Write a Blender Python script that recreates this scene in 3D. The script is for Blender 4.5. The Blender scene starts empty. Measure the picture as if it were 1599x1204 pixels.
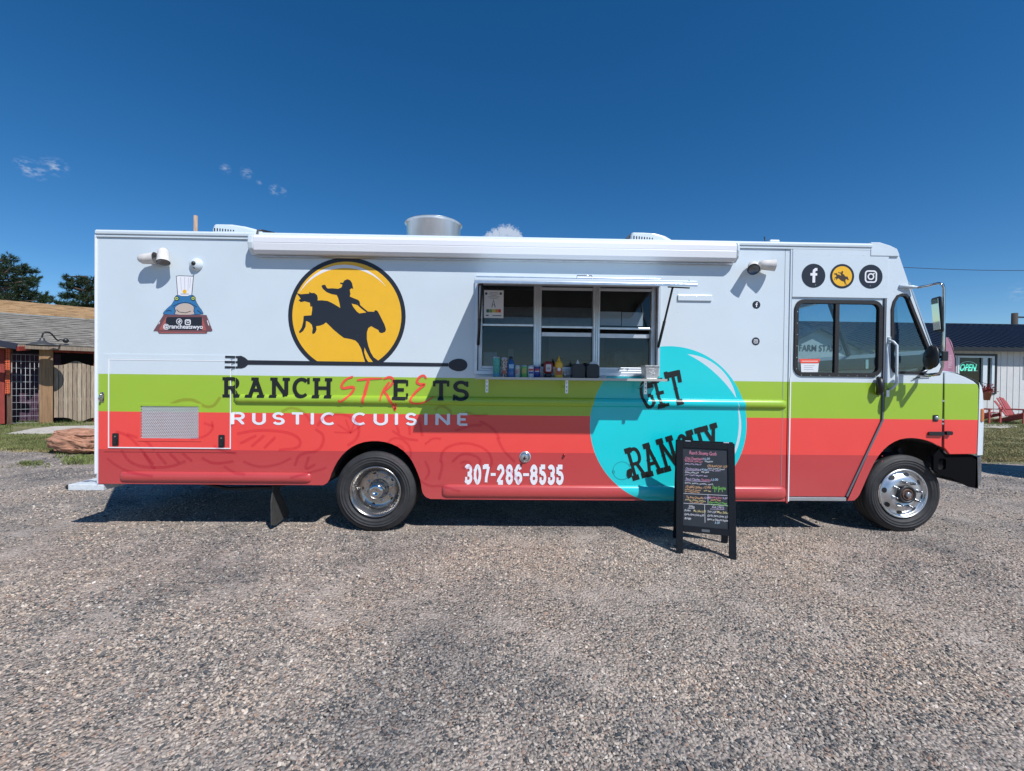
import bpy, bmesh, math, random
from mathutils import Vector, Matrix, noise
from mathutils.geometry import tessellate_polygon
import numpy as np
random.seed(7)
S = bpy.context.scene
R_ = math.radians
# ------------------------------------------------------------------ camera
F_PX, ROLL, PITCH, YAW, EYE, DIST = 705.0, .0115, .0113, .0203, 1.62, 4.764
CAM = Vector((-DIST*math.sin(YAW), -DIST*math.cos(YAW), EYE))
RM = Matrix.Rotation(-YAW, 3, 'Z') @ Matrix.Rotation(math.pi/2-PITCH, 3, 'X') @ Matrix.Rotation(ROLL, 3, 'Z')
cd = bpy.data.cameras.new('camera'); cam = bpy.data.objects.new('camera', cd); S.collection.objects.link(cam)
cam.matrix_world = Matrix.Translation(CAM) @ RM.to_4x4()
cd.sensor_width = 36; cd.lens = F_PX/1599*36; cd.clip_start = .05; cd.clip_end = 6000
S.camera = cam
# ------------------------------------------------------------------ sun and sky
SUNV = Vector((.74, -1.0, 1.48)).normalized()
world = bpy.data.worlds.new("World"); S.world = world; world.use_nodes = True
wn = world.node_tree.nodes; wl = world.node_tree.links
bg = wn['Background']; bg.inputs['Strength'].default_value = .099
sky = wn.new('ShaderNodeTexSky'); sky.sky_type = 'NISHITA'; sky.sun_disc = False
sky.sun_elevation = math.asin(SUNV.z); sky.sun_rotation = math.atan2(SUNV.x, SUNV.y)
sky.altitude = 1800; sky.air_density = 1.0; sky.dust_density = .25; sky.ozone_density = 3.0
sl = bpy.data.lights.new('sun', 'SUN'); sl.energy = 4.2; sl.angle = R_(.5); sl.color = (1, .98, .955)
so = bpy.data.objects.new('sun', sl); S.collection.objects.link(so)
so.rotation_euler = SUNV.to_track_quat('Z', 'Y').to_euler(); so.location = (6, -8, 12)
vs = S.view_settings; vs.view_transform = 'Standard'; vs.look = 'None'; vs.gamma = 1; vs.exposure = .2; vs.use_curve_mapping = False
# thin wisps of cloud, part of the sky itself
def ray(u, v): return (RM @ Vector(((u-799.5)/F_PX, -(v-602)/F_PX, -1))).normalized()
def WN(t, **k):
    n = wn.new(t)
    for a, b in k.items(): setattr(n, a, b)
    return n
geo = WN('ShaderNodeTexCoord'); nz = WN('ShaderNodeTexNoise'); nz.inputs['Scale'].default_value = 95; nz.inputs['Detail'].default_value = 7; nz.inputs['Roughness'].default_value = .62
mp = WN('ShaderNodeMapping'); mp.inputs['Scale'].default_value = (1, 1, 2.2); mp.inputs['Rotation'].default_value = (0, .35, 0)
wl.new(geo.outputs['Generated'], mp.inputs['Vector']); wl.new(mp.outputs[0], nz.inputs['Vector'])
acc = None
for (u, v, r, amt) in [(38, 258, .013, .8), (48, 264, .015, .9), (60, 270, .012, .8), (89, 261, .015, 1), (97, 266, .010, .7), (75, 255, .011, .5), (352, 264, .010, .6), (384, 270, .012, .7), (405, 284, .006, .5), (430, 297, .012, .9), (440, 300, .010, .8), (1592, 457, .016, .4)]:
    d = WN('ShaderNodeVectorMath', operation='DISTANCE'); d.inputs[1].default_value = ray(u, v)
    wl.new(geo.outputs['Generated'], d.inputs[0])
    m = WN('ShaderNodeMapRange'); m.inputs['From Min'].default_value = r; m.inputs['From Max'].default_value = r*.1
    m.inputs['To Min'].default_value = 0; m.inputs['To Max'].default_value = amt
    wl.new(d.outputs['Value'], m.inputs['Value'])
    if acc is None: acc = m.outputs[0]
    else:
        a = WN('ShaderNodeMath', operation='MAXIMUM'); wl.new(acc, a.inputs[0]); wl.new(m.outputs[0], a.inputs[1]); acc = a.outputs[0]
acc2 = None   # the small dense cumulus just over the roof line
for (u, v, r) in ((757, 373, 6), (766, 370, 9), (775, 366, 10), (785, 362, 11), (795, 362, 11), (804, 366, 10), (811, 371, 7), (785, 374, 16), (800, 376, 14), (770, 378, 12)):
    d = WN('ShaderNodeVectorMath', operation='DISTANCE'); d.inputs[1].default_value = ray(u, v); wl.new(geo.outputs['Generated'], d.inputs[0])
    m = WN('ShaderNodeMapRange'); m.inputs['From Min'].default_value = r*1.35/F_PX; m.inputs['From Max'].default_value = 0; wl.new(d.outputs['Value'], m.inputs['Value'])
    if acc2 is None: acc2 = m.outputs[0]
    else: a = WN('ShaderNodeMath', operation='MAXIMUM'); wl.new(acc2, a.inputs[0]); wl.new(m.outputs[0], a.inputs[1]); acc2 = a.outputs[0]
nc = WN('ShaderNodeTexNoise'); nc.inputs['Scale'].default_value = 260; nc.inputs['Detail'].default_value = 6; nc.inputs['Roughness'].default_value = .6; wl.new(geo.outputs['Generated'], nc.inputs['Vector'])
c1_ = WN('ShaderNodeMath', operation='MULTIPLY_ADD'); c1_.inputs[1].default_value = 1.1; wl.new(nc.outputs['Fac'], c1_.inputs[0]); wl.new(acc2, c1_.inputs[2])
c2_ = WN('ShaderNodeMapRange'); c2_.inputs['From Min'].default_value = .80; c2_.inputs['From Max'].default_value = 1.22; c2_.inputs['To Max'].default_value = .78; wl.new(c1_.outputs[0], c2_.inputs['Value'])
cg = WN('ShaderNodeMath', operation='GREATER_THAN'); cg.inputs[1].default_value = .001; wl.new(acc2, cg.inputs[0])
c3_ = WN('ShaderNodeMath', operation='MULTIPLY'); wl.new(c2_.outputs[0], c3_.inputs[0]); wl.new(cg.outputs[0], c3_.inputs[1])
nr = WN('ShaderNodeMapRange'); nr.inputs['From Min'].default_value = .46; nr.inputs['From Max'].default_value = .72
wl.new(nz.outputs['Fac'], nr.inputs['Value'])
mm = WN('ShaderNodeMath', operation='MULTIPLY'); wl.new(acc, mm.inputs[0]); wl.new(nr.outputs[0], mm.inputs[1])
m2 = WN('ShaderNodeMath', operation='MULTIPLY'); m2.inputs[1].default_value = .75; wl.new(mm.outputs[0], m2.inputs[0])
mx = WN('ShaderNodeMix', data_type='RGBA'); mx.inputs[7].default_value = (5.6, 6.3, 7.4, 1)
hs = WN('ShaderNodeHueSaturation'); hs.inputs['Saturation'].default_value = 1.33
wl.new(sky.outputs[0], hs.inputs['Color'])
m3 = WN('ShaderNodeMath', operation='MAXIMUM'); wl.new(m2.outputs[0], m3.inputs[0]); wl.new(c3_.outputs[0], m3.inputs[1]); wl.new(m3.outputs[0], mx.inputs[0]); wl.new(hs.outputs[0], mx.inputs[6]); wl.new(mx.outputs[2], bg.inputs['Color'])

# ------------------------------------------------------------------ survey helpers (photo pixel -> point on a real plane)
def W(u, v, y=0.0):
    d = ray(u, v); t = (y-CAM.y)/d.y; p = CAM + d*t
    return (p.x, p.z)
def WX(u, v=600, y=0.0): return W(u, v, y)[0]
def WZ(v, u=800, y=0.0): return W(u, v, y)[1]
def G(u, v, z=0.0):
    d = ray(u, v); t = (z-CAM.z)/d.z; p = CAM + d*t
    return Vector((p.x, p.y, z))
# ------------------------------------------------------------------ materials
MATS = {}
def lin(r, g, b):
    f = lambda c: (c/255/12.92) if c/255 <= .04045 else ((c/255+.055)/1.055)**2.4
    return (f(r), f(g), f(b), 1)
def mat(name, col, rough=.5, metal=0.0, var=0.0, vscale=8, bump=0.0, bscale=60, coat=0.0, emit=None, estr=0, spec=.5, stretch=(1, 1, 1), detail=6):
    if name in MATS: return MATS[name]
    m = bpy.data.materials.new(name); m.use_nodes = True; nt = m.node_tree; N = nt.nodes; L = nt.links
    p = N['Principled BSDF']; c = tuple(col[:3])+(1,)
    p.inputs['Base Color'].default_value = c; p.inputs['Roughness'].default_value = rough; p.inputs['Metallic'].default_value = metal
    p.inputs['Coat Weight'].default_value = coat; p.inputs['Specular IOR Level'].default_value = spec; p.inputs['Coat Roughness'].default_value = .08
    tc = N.new('ShaderNodeTexCoord'); mpn = N.new('ShaderNodeMapping'); mpn.inputs['Scale'].default_value = stretch
    L.new(tc.outputs['Object'], mpn.inputs['Vector'])
    if var:
        n = N.new('ShaderNodeTexNoise'); n.inputs['Scale'].default_value = vscale; n.inputs['Detail'].default_value = detail; n.inputs['Roughness'].default_value = .6
        L.new(mpn.outputs[0], n.inputs['Vector'])
        x = N.new('ShaderNodeMix'); x.data_type = 'RGBA'
        x.inputs[6].default_value = tuple(k*(1-var) for k in c[:3])+(1,); x.inputs[7].default_value = tuple(min(1, k*(1+var)) for k in c[:3])+(1,)
        mr = N.new('ShaderNodeMapRange'); mr.inputs['From Min'].default_value = .3; mr.inputs['From Max'].default_value = .7
        L.new(n.outputs['Fac'], mr.inputs['Value']); L.new(mr.outputs[0], x.inputs[0]); L.new(x.outputs[2], p.inputs['Base Color'])
    if bump:
        b = N.new('ShaderNodeBump'); b.inputs['Strength'].default_value = min(1, bump); b.inputs['Distance'].default_value = .01
        n2 = N.new('ShaderNodeTexNoise'); n2.inputs['Scale'].default_value = bscale; n2.inputs['Detail'].default_value = 5
        L.new(mpn.outputs[0], n2.inputs['Vector']); L.new(n2.outputs['Fac'], b.inputs['Height']); L.new(b.outputs[0], p.inputs['Normal'])
    if emit: p.inputs['Emission Color'].default_value = tuple(emit[:3])+(1,); p.inputs['Emission Strength'].default_value = estr
    MATS[name] = m; return m
def glass_mat(name, tint=(.8, .86, .88), refl=1.0, rough=0.0, base=.035):
    m = bpy.data.materials.new(name); m.use_nodes = True; nt = m.node_tree; N = nt.nodes; L = nt.links
    N.remove(N['Principled BSDF']); out = N['Material Output']
    t = N.new('ShaderNodeBsdfTransparent'); t.inputs[0].default_value = tint+(1,)
    g = N.new('ShaderNodeBsdfGlossy'); g.inputs['Roughness'].default_value = rough; g.inputs[0].default_value = (refl, refl, refl, 1)
    lw = N.new('ShaderNodeLayerWeight'); lw.inputs['Blend'].default_value = .5
    pw_ = N.new('ShaderNodeMath'); pw_.operation = 'POWER'; pw_.inputs[1].default_value = 5; L.new(lw.outputs['Facing'], pw_.inputs[0])
    fr = N.new('ShaderNodeMath'); fr.operation = 'MULTIPLY_ADD'; fr.inputs[1].default_value = .9; fr.inputs[2].default_value = base; L.new(pw_.outputs[0], fr.inputs[0])
    x = N.new('ShaderNodeMixShader'); L.new(fr.outputs[0], x.inputs[0]); L.new(t.outputs[0], x.inputs[1]); L.new(g.outputs[0], x.inputs[2])
    L.new(x.outputs[0], out.inputs[0]); MATS[name] = m; return m
def film_mat(name, c):
    m = bpy.data.materials.new(name); m.use_nodes = True; nt = m.node_tree; N = nt.nodes
    N.remove(N['Principled BSDF']); t = N.new('ShaderNodeBsdfTransparent'); t.inputs[0].default_value = c+(1,)
    nt.links.new(t.outputs[0], N['Material Output'].inputs[0]); return m

WHITE = (.61, .685, .735); GREEN = (.325, .50, .035); RED = (.84, .070, .058); DRED = (.52, .050, .052); TEAL = (.0, .60, .64)
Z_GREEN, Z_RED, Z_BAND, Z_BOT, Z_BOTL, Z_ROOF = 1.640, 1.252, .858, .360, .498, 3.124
CIRC = W(1044, 664); CIRC_R = 124.3/148.
def paint_material():
    m = bpy.data.materials.new('printed_wrap'); m.use_nodes = True; nt = m.node_tree; N = nt.nodes; L = nt.links
    p = N['Principled BSDF']; p.inputs['Roughness'].default_value = .34; p.inputs['Coat Weight'].default_value = .45; p.inputs['Coat Roughness'].default_value = .09
    tc = N.new('ShaderNodeTexCoord'); sp = N.new('ShaderNodeSeparateXYZ'); L.new(tc.outputs['Object'], sp.inputs[0])
    def math_(op, a, b=None):
        n = N.new('ShaderNodeMath'); n.operation = op
        for i, q in enumerate((a, b)):
            if q is None: continue
            if isinstance(q, (int, float)): n.inputs[i].default_value = q
            else: L.new(q, n.inputs[i])
        return n.outputs[0]
    def mix(f, a, b):
        n = N.new('ShaderNodeMix'); n.data_type = 'RGBA'; L.new(f, n.inputs[0])
        for i, q in ((6, a), (7, b)):
            if isinstance(q, tuple): n.inputs[i].default_value = q[:3]+(1,)
            else: L.new(q, n.inputs[i])
        return n.outputs[2]
    x, z = sp.outputs['X'], sp.outputs['Z']
    front = math_('GREATER_THAN', x, WX(1528, 620))     # the nose cap stays white
    rear = math_('LESS_THAN', x, WX(153.6, 600))
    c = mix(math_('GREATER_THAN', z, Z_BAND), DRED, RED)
    c = mix(math_('GREATER_THAN', z, Z_RED), c, GREEN)
    c = mix(math_('GREATER_THAN', z, Z_GREEN), c, WHITE)
    dx = math_('SUBTRACT', x, CIRC[0]); dz = math_('SUBTRACT', z, CIRC[1])
    ang = math_('ARCTAN2', dz, dx)
    rad = math_('SQRT', math_('ADD', math_('MULTIPLY', dx, dx), math_('MULTIPLY', dz, dz)))
    inc = math_('LESS_THAN', rad, CIRC_R)
    c = mix(inc, c, TEAL)
    # two white glints printed along the rim of the disc
    for (a0, a1, r0, wd) in ((R_(22), R_(76), CIRC_R*.93, .036), (R_(-38), R_(20), CIRC_R*.915, .014)):
        mid, half = (a0+a1)/2, (a1-a0)/2
        t = math_('ABSOLUTE', math_('DIVIDE', math_('SUBTRACT', ang, mid), half))
        w = math_('MULTIPLY', math_('SUBTRACT', 1.0, math_('MULTIPLY', t, t)), wd)
        f = math_('LESS_THAN', math_('ABSOLUTE', math_('SUBTRACT', rad, r0)), w)
        c = mix(f, c, WHITE)
    c = mix(front, c, WHITE); c = mix(rear, c, WHITE)
    n = N.new('ShaderNodeTexNoise'); n.inputs['Scale'].default_value = 2.2; n.inputs['Detail'].default_value = 8; L.new(tc.outputs['Object'], n.inputs['Vector'])
    mr = N.new('ShaderNodeMapRange'); mr.inputs['To Min'].default_value = .93; mr.inputs['To Max'].default_value = 1.04; L.new(n.outputs['Fac'], mr.inputs[0])
    # road dust rising from the skirt
    du = N.new('ShaderNodeMapRange'); du.inputs['From Min'].default_value = .36; du.inputs['From Max'].default_value = .85; du.inputs['To Min'].default_value = .14; du.inputs['To Max'].default_value = 0; L.new(z, du.inputs[0])
    c = mix(math_('MULTIPLY', du.outputs[0], n.outputs['Fac']), c, (.36, .31, .28))
    v = N.new('ShaderNodeHueSaturation'); L.new(c, v.inputs['Color']); L.new(mr.outputs[0], v.inputs['Value']); L.new(v.outputs[0], p.inputs['Base Color'])
    b = N.new('ShaderNodeBump'); b.inputs['Strength'].default_value = .25; b.inputs['Distance'].default_value = .012
    n2 = N.new('ShaderNodeTexNoise'); n2.inputs['Scale'].default_value = 2.6; n2.inputs['Detail'].default_value = 1.5; L.new(tc.outputs['Object'], n2.inputs['Vector'])
    L.new(n2.outputs['Fac'], b.inputs['Height']); L.new(b.outputs[0], p.inputs['Normal'])
    return m
M_PAINT = paint_material()
M_WHITE = mat('white_enamel', WHITE, .35, coat=.3, var=.03, vscale=5)
M_INK = mat('dark_vinyl_ink', (.016, .019, .028), .38)
M_BLACKINK = mat('black_vinyl_ink', (.010, .012, .011), .38)
M_WINK = mat('white_vinyl_ink', (.78, .78, .82), .4)
M_YEL = mat('yellow_vinyl_ink', (.84, .46, .022), .38, var=.03)
M_CORAL = mat('coral_vinyl_ink', (.85, .085, .05), .4)
M_ALU = mat('brushed_aluminium', (.62, .65, .68), .32, .85, var=.12, vscale=14)
M_ALUW = mat('anodised_window_frame', (.60, .63, .67), .38, .55, var=.08, vscale=10)
M_CHROME = mat('polished_steel', (.58, .57, .57), .12, 1, var=.1, vscale=12)
M_RUB = mat('black_rubber', (.014, .014, .015), .6, var=.2, vscale=20)
M_TYRE = mat('tyre_rubber', (.028, .028, .030), .66, var=.35, vscale=9, bump=.25, bscale=90)
M_BLK = mat('black_plastic', (.014, .015, .017), .42)
M_UNDER = mat('undercarriage_grime', (.022, .021, .021), .8, var=.4, vscale=6)
M_GLASS = glass_mat('window_glass', (.74, .79, .82), base=.028)
M_CABGL = glass_mat('tinted_cab_glass', (.74, .85, .88), .9, base=.05)
# ------------------------------------------------------------------ mesh helpers
class MB:
    def __init__(s): s.v = []; s.f = []; s.sm = []
    def add(s, vs, fs, smooth=False):
        b = len(s.v); s.v += [tuple(q) for q in vs]; s.f += [tuple(b+i for i in f) for f in fs]; s.sm += [smooth]*len(fs); return s
    def box(s, x0, x1, y0, y1, z0, z1):
        x0, x1 = sorted((x0, x1)); y0, y1 = sorted((y0, y1)); z0, z1 = sorted((z0, z1))
        return s.add([(x0, y0, z0), (x1, y0, z0), (x1, y1, z0), (x0, y1, z0), (x0, y0, z1), (x1, y0, z1), (x1, y1, z1), (x0, y1, z1)],
            [(0, 3, 2, 1), (4, 5, 6, 7), (0, 1, 5, 4), (1, 2, 6, 5), (2, 3, 7, 6), (3, 0, 4, 7)])
    def hexa(s, p): return s.add(p, [(0, 3, 2, 1), (4, 5, 6, 7), (0, 1, 5, 4), (1, 2, 6, 5), (2, 3, 7, 6), (3, 0, 4, 7)])
    def bar(s, a, b, w, t=None, up=Vector((0, 0, 1))):
        a, b = Vector(a), Vector(b); t = t or w; d = (b-a).normalized()
        if abs(d.dot(up)) > .98: up = Vector((0, 1, 0))
        sx = d.cross(up).normalized()*w/2; sy = sx.cross(d).normalized()*t/2
        return s.hexa([a-sx-sy, a+sx-sy, a+sx+sy, a-sx+sy, b-sx-sy, b+sx-sy, b+sx+sy, b-sx+sy])
    def tube(s, pts, r, n=10, caps=True):
        pts = [Vector(p) for p in pts]; rs = r if isinstance(r, (list, tuple)) else [r]*len(pts); vs = []; fs = []; prev = None
        for i, p in enumerate(pts):
            d = (pts[min(i+1, len(pts)-1)]-pts[max(i-1, 0)]).normalized()
            if prev is None:
                a = Vector((0, 0, 1)) if abs(d.z) < .9 else Vector((1, 0, 0)); u = d.cross(a).normalized()
            else: u = (prev-d*prev.dot(d)).normalized()
            prev = u; w = d.cross(u)
            for k in range(n):
                an = 2*math.pi*k/n; vs.append(p+(u*math.cos(an)+w*math.sin(an))*rs[i])
        for i in range(len(pts)-1):
            for k in range(n): fs.append((i*n+k, i*n+(k+1) % n, (i+1)*n+(k+1) % n, (i+1)*n+k))
        s.add(vs, fs, True)
        if caps:
            m = len(pts)-1; b = len(s.v)-len(vs)
            s.f += [tuple(b+k for k in reversed(range(n))), tuple(b+m*n+k for k in range(n))]; s.sm += [False, False]
        return s
    def lathe(s, prof, c, axis='Y', n=48, smooth=True, close=False):
        """prof: (radius, position along axis)"""
        c = Vector(c); vs = []; fs = []
        for (r, a) in prof:
            for k in range(n):
                t = 2*math.pi*k/n; q = (r*math.cos(t), r*math.sin(t))
                vs.append(c+(Vector((q[0], a, q[1])) if axis == 'Y' else Vector((q[0], q[1], a)) if axis == 'Z' else Vector((a, q[0], q[1]))))
        m = len(prof)
        for i in range(m-1 if not close else m):
            j = (i+1) % m
            for k in range(n): fs.append((i*n+k, i*n+(k+1) % n, j*n+(k+1) % n, j*n+k))
        return s.add(vs, fs, smooth)
    def plate(s, outer, holes, y0, y1):
        """a sheet in the XZ plane with holes, front at y0, back at y1"""
        loops = [list(outer)]+[list(h) for h in holes]
        tris = tessellate_polygon([[Vector((x, z, 0)) for x, z in l] for l in loops])
        flat = [p for l in loops for p in l]; n = len(flat)
        vs = [(x, y0, z) for x, z in flat]+[(x, y1, z) for x, z in flat]
        fs = [tuple(t) for t in tris]+[tuple(n+i for i in reversed(t)) for t in tris]
        b = 0
        for l in loops:
            for i in range(len(l)): j = (i+1) % len(l); fs.append((b+i, b+j, n+b+j, n+b+i))
            b += len(l)
        return s.add(vs, fs)
    def prism_x(s, prof, x0, x1):
        """profile of (y, z) pulled along x"""
        n = len(prof); vs = [(x0, y, z) for y, z in prof]+[(x1, y, z) for y, z in prof]
        return s.add(vs, [(i, (i+1) % n, n+(i+1) % n, n+i) for i in range(n)]+[tuple(reversed(range(n))), tuple(n+i for i in range(n))])
    def build(s, name, m, parent=None, org=(0, 0, 0), bevel=0, fix=True, seg=2):
        me = bpy.data.meshes.new(name); org = Vector(org)
        me.from_pydata([tuple(Vector(v)-org) for v in s.v], [], s.f)
        me.polygons.foreach_set('use_smooth', s.sm); me.materials.append(m)
        if fix:
            bm = bmesh.new(); bm.from_mesh(me); bmesh.ops.recalc_face_normals(bm, faces=bm.faces); bm.to_mesh(me); bm.free()
        o = bpy.data.objects.new(name, me); S.collection.objects.link(o)
        if parent: o.parent = parent
        else: o.location = org
        if bevel:
            b = o.modifiers.new('bevel', 'BEVEL'); b.width = bevel; b.segments = seg; b.limit_method = 'ANGLE'; b.angle_limit = R_(40)
        return o
def tag(o, label=None, cat=None, group=None, kind=None):
    for k, v in (('label', label), ('category', cat), ('group', group), ('kind', kind)):
        if v: o[k] = v
    return o
def thing(name, label, cat, loc=(0, 0, 0), rz=0, group=None):
    o = bpy.data.objects.new(name, None); o.empty_display_size = .2; S.collection.objects.link(o)
    o.location = loc; o.rotation_euler = (0, 0, rz); return tag(o, label, cat, group)
def rrect(x0, x1, z0, z1, r, n=6):
    x0, x1 = sorted((x0, x1)); z0, z1 = sorted((z0, z1)); out = []
    for cx, cz, a in ((x1-r, z1-r, 0), (x0+r, z1-r, 90), (x0+r, z0+r, 180), (x1-r, z0+r, 270)):
        for k in range(n+1): t = R_(a+90*k/n); out.append((cx+r*math.cos(t), cz+r*math.sin(t)))
    return out
def arc(cx, cz, rx, rz, a0, a1, n=10): return [(cx+rx*math.cos(R_(a0+(a1-a0)*k/n)), cz+rz*math.sin(R_(a0+(a1-a0)*k/n))) for k in range(n+1)]
def PX(pts, y=0.0): return [W(u, v, y) for u, v in pts]
def smooth_poly(pts, it=1, closed=True):
    for _ in range(it):
        q = []; n = len(pts)
        for i in range(n if closed else n-1):
            a, b = pts[i], pts[(i+1) % n]
            q += [(a[0]*.75+b[0]*.25, a[1]*.75+b[1]*.25), (a[0]*.25+b[0]*.75, a[1]*.25+b[1]*.75)]
        pts = q if closed else [pts[0]]+q+[pts[-1]]
    return pts
# rails pressed into the side, so that the print can follow them
RAIL_Z = (WZ(633, 700), WZ(619, 700)); RAIL_X = (WX(366), WX(1228.5)); RAIL_D = .034
LOW_L = (WX(188, 745), WX(486, 745), WZ(753, 330), WZ(737, 330)); LOW_M = (WX(690, 768), WX(1227, 768), WZ(778, 950), WZ(758, 950))
HATCH = []
def bump_at(x, z):
    if HATCH:
        (a, b, c, d), (e, f, g_, h) = HATCH
        if e < x < f and g_ < z < h: return .0130
        if a < x < b and c < z < d: return .0152 if x > f-.001 and z > g_ and x < f+.012 else .0062
    for (x0, x1, z0, z1, d) in ((RAIL_X[0], RAIL_X[1], RAIL_Z[0], RAIL_Z[1], RAIL_D), (LOW_M[0], LOW_M[1], LOW_M[2], LOW_M[3], .03), (LOW_L[0], LOW_L[1], LOW_L[2], LOW_L[3], .03)):
        if x0+.01 < x < x1-.01 and z0 < z < z1:
            t = (z-z0)/(z1-z0)*2-1; return d*math.sqrt(max(0, 1-t*t))
    return 0
class Decal:
    """flat print lying on the truck side; every stroke a tenth of a millimetre above the one below"""
    def __init__(s, base=.0024): s.mb = MB(); s.off = base
    def poly(s, pts, step=True):
        tris = tessellate_polygon([[Vector((x, z, 0)) for x, z in pts]])
        s.mb.add([(x, -s.off, z) for x, z in pts], [tuple(t) for t in tris])
        if step: s.off += .00012
    def ring(s, c, r0, r1, a0=0, a1=360, n=48):
        A = arc(c[0], c[1], r1, r1, a0, a1, n); B = arc(c[0], c[1], r0, r0, a0, a1, n)
        s.mb.add([(x, -s.off, z) for x, z in A+B], [(i, i+1, n+2+i, n+1+i) for i in range(n)]); s.off += .00012
    def stroke(s, pts, wx, wz=None, closed=False, taper=None, jag=0):
        wz = wz or wx; n = len(pts); L = []; Rr = []
        for i in range(n):
            a = pts[(i-1) % n] if (i or closed) else pts[0]; b = pts[i]; c = pts[(i+1) % n] if (i < n-1 or closed) else pts[-1]
            def nrm(p, q):
                dx, dz = q[0]-p[0], q[1]-p[1]; l = math.hypot(dx, dz)
                return (-dz/l, dx/l) if l > 1e-9 else None
            n1, n2 = nrm(a, b), nrm(b, c); n1 = n1 or n2; n2 = n2 or n1
            mx_, mz_ = n1[0]+n2[0], n1[1]+n2[1]; l = math.hypot(mx_, mz_)
            if l < .3: mx_, mz_, k = n1[0], n1[1], 1
            else: mx_ /= l; mz_ /= l; k = min(1.8, 1/max(.35, mx_*n1[0]+mz_*n1[1]))
            t = taper(i/(n-1)) if taper else 1; t *= 1+random.uniform(-jag, jag)
            ox, oz = mx_*wx/2*k*t, mz_*wz/2*k*t
            L.append((b[0]+ox, b[1]+oz)); Rr.append((b[0]-ox, b[1]-oz))
        m = n if closed else n-1
        s.mb.add([(x, -s.off, z) for x, z in L+Rr], [(i, (i+1) % n, n+(i+1) % n, n+i) for i in range(m)]); s.off += .00012
    def build(s, name, m, parent, conform=False, yshift=0, org=(0, 0, 0), label=None):
        o = s.mb.build(name, m, parent, org, fix=False)
        if conform or yshift:
            bm = bmesh.new(); bm.from_mesh(o.data)
            if conform:
                for xx in ([HATCH[0][1], HATCH[1][1]] if HATCH else []):
                    bmesh.ops.bisect_plane(bm, geom=bm.verts[:]+bm.edges[:]+bm.faces[:], plane_co=(xx, 0, 0), plane_no=(1, 0, 0))
                for (z0, z1) in (RAIL_Z, (LOW_M[2], LOW_M[3]), (LOW_L[2], LOW_L[3])):
                    for k in range(9):
                        z = (z0+z1)/2-(z1-z0)/2*math.cos(math.pi*k/8)
                        bmesh.ops.bisect_plane(bm, geom=bm.verts[:]+bm.edges[:]+bm.faces[:], plane_co=(0, 0, z), plane_no=(0, 0, 1))
            if conform and HATCH:
                bmesh.ops.split_edges(bm, edges=[e for e in bm.edges if any(abs(e.verts[0].co.x-q) < 1e-4 and abs(e.verts[1].co.x-q) < 1e-4 for q in (HATCH[0][1], HATCH[1][1]))])
                for f_ in bm.faces:
                    c_ = f_.calc_center_median(); inside = c_.x < HATCH[0][1]
                    if inside:
                        for v in f_.verts: v.tag = True; v.co.y -= 0 if getattr(v, 'index', 0) < -1 else 0
                done = set()
                for f_ in bm.faces:
                    c_ = f_.calc_center_median()
                    for v in f_.verts:
                        if v in done: continue
                        done.add(v); hx = bump_at(min(c_.x, v.co.x), v.co.z) if c_.x < HATCH[0][1] else bump_at(max(v.co.x, HATCH[0][1]+.0001), v.co.z)
                        v.co.y += yshift-hx
                bm.to_mesh(o.data); bm.free()
                if label: o['label'] = label
                return o
            for v in bm.verts: v.co.y += yshift-(bump_at(v.co.x, v.co.z) if conform else 0)
            bm.to_mesh(o.data); bm.free()
        if label: o['label'] = label
        return o
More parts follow.
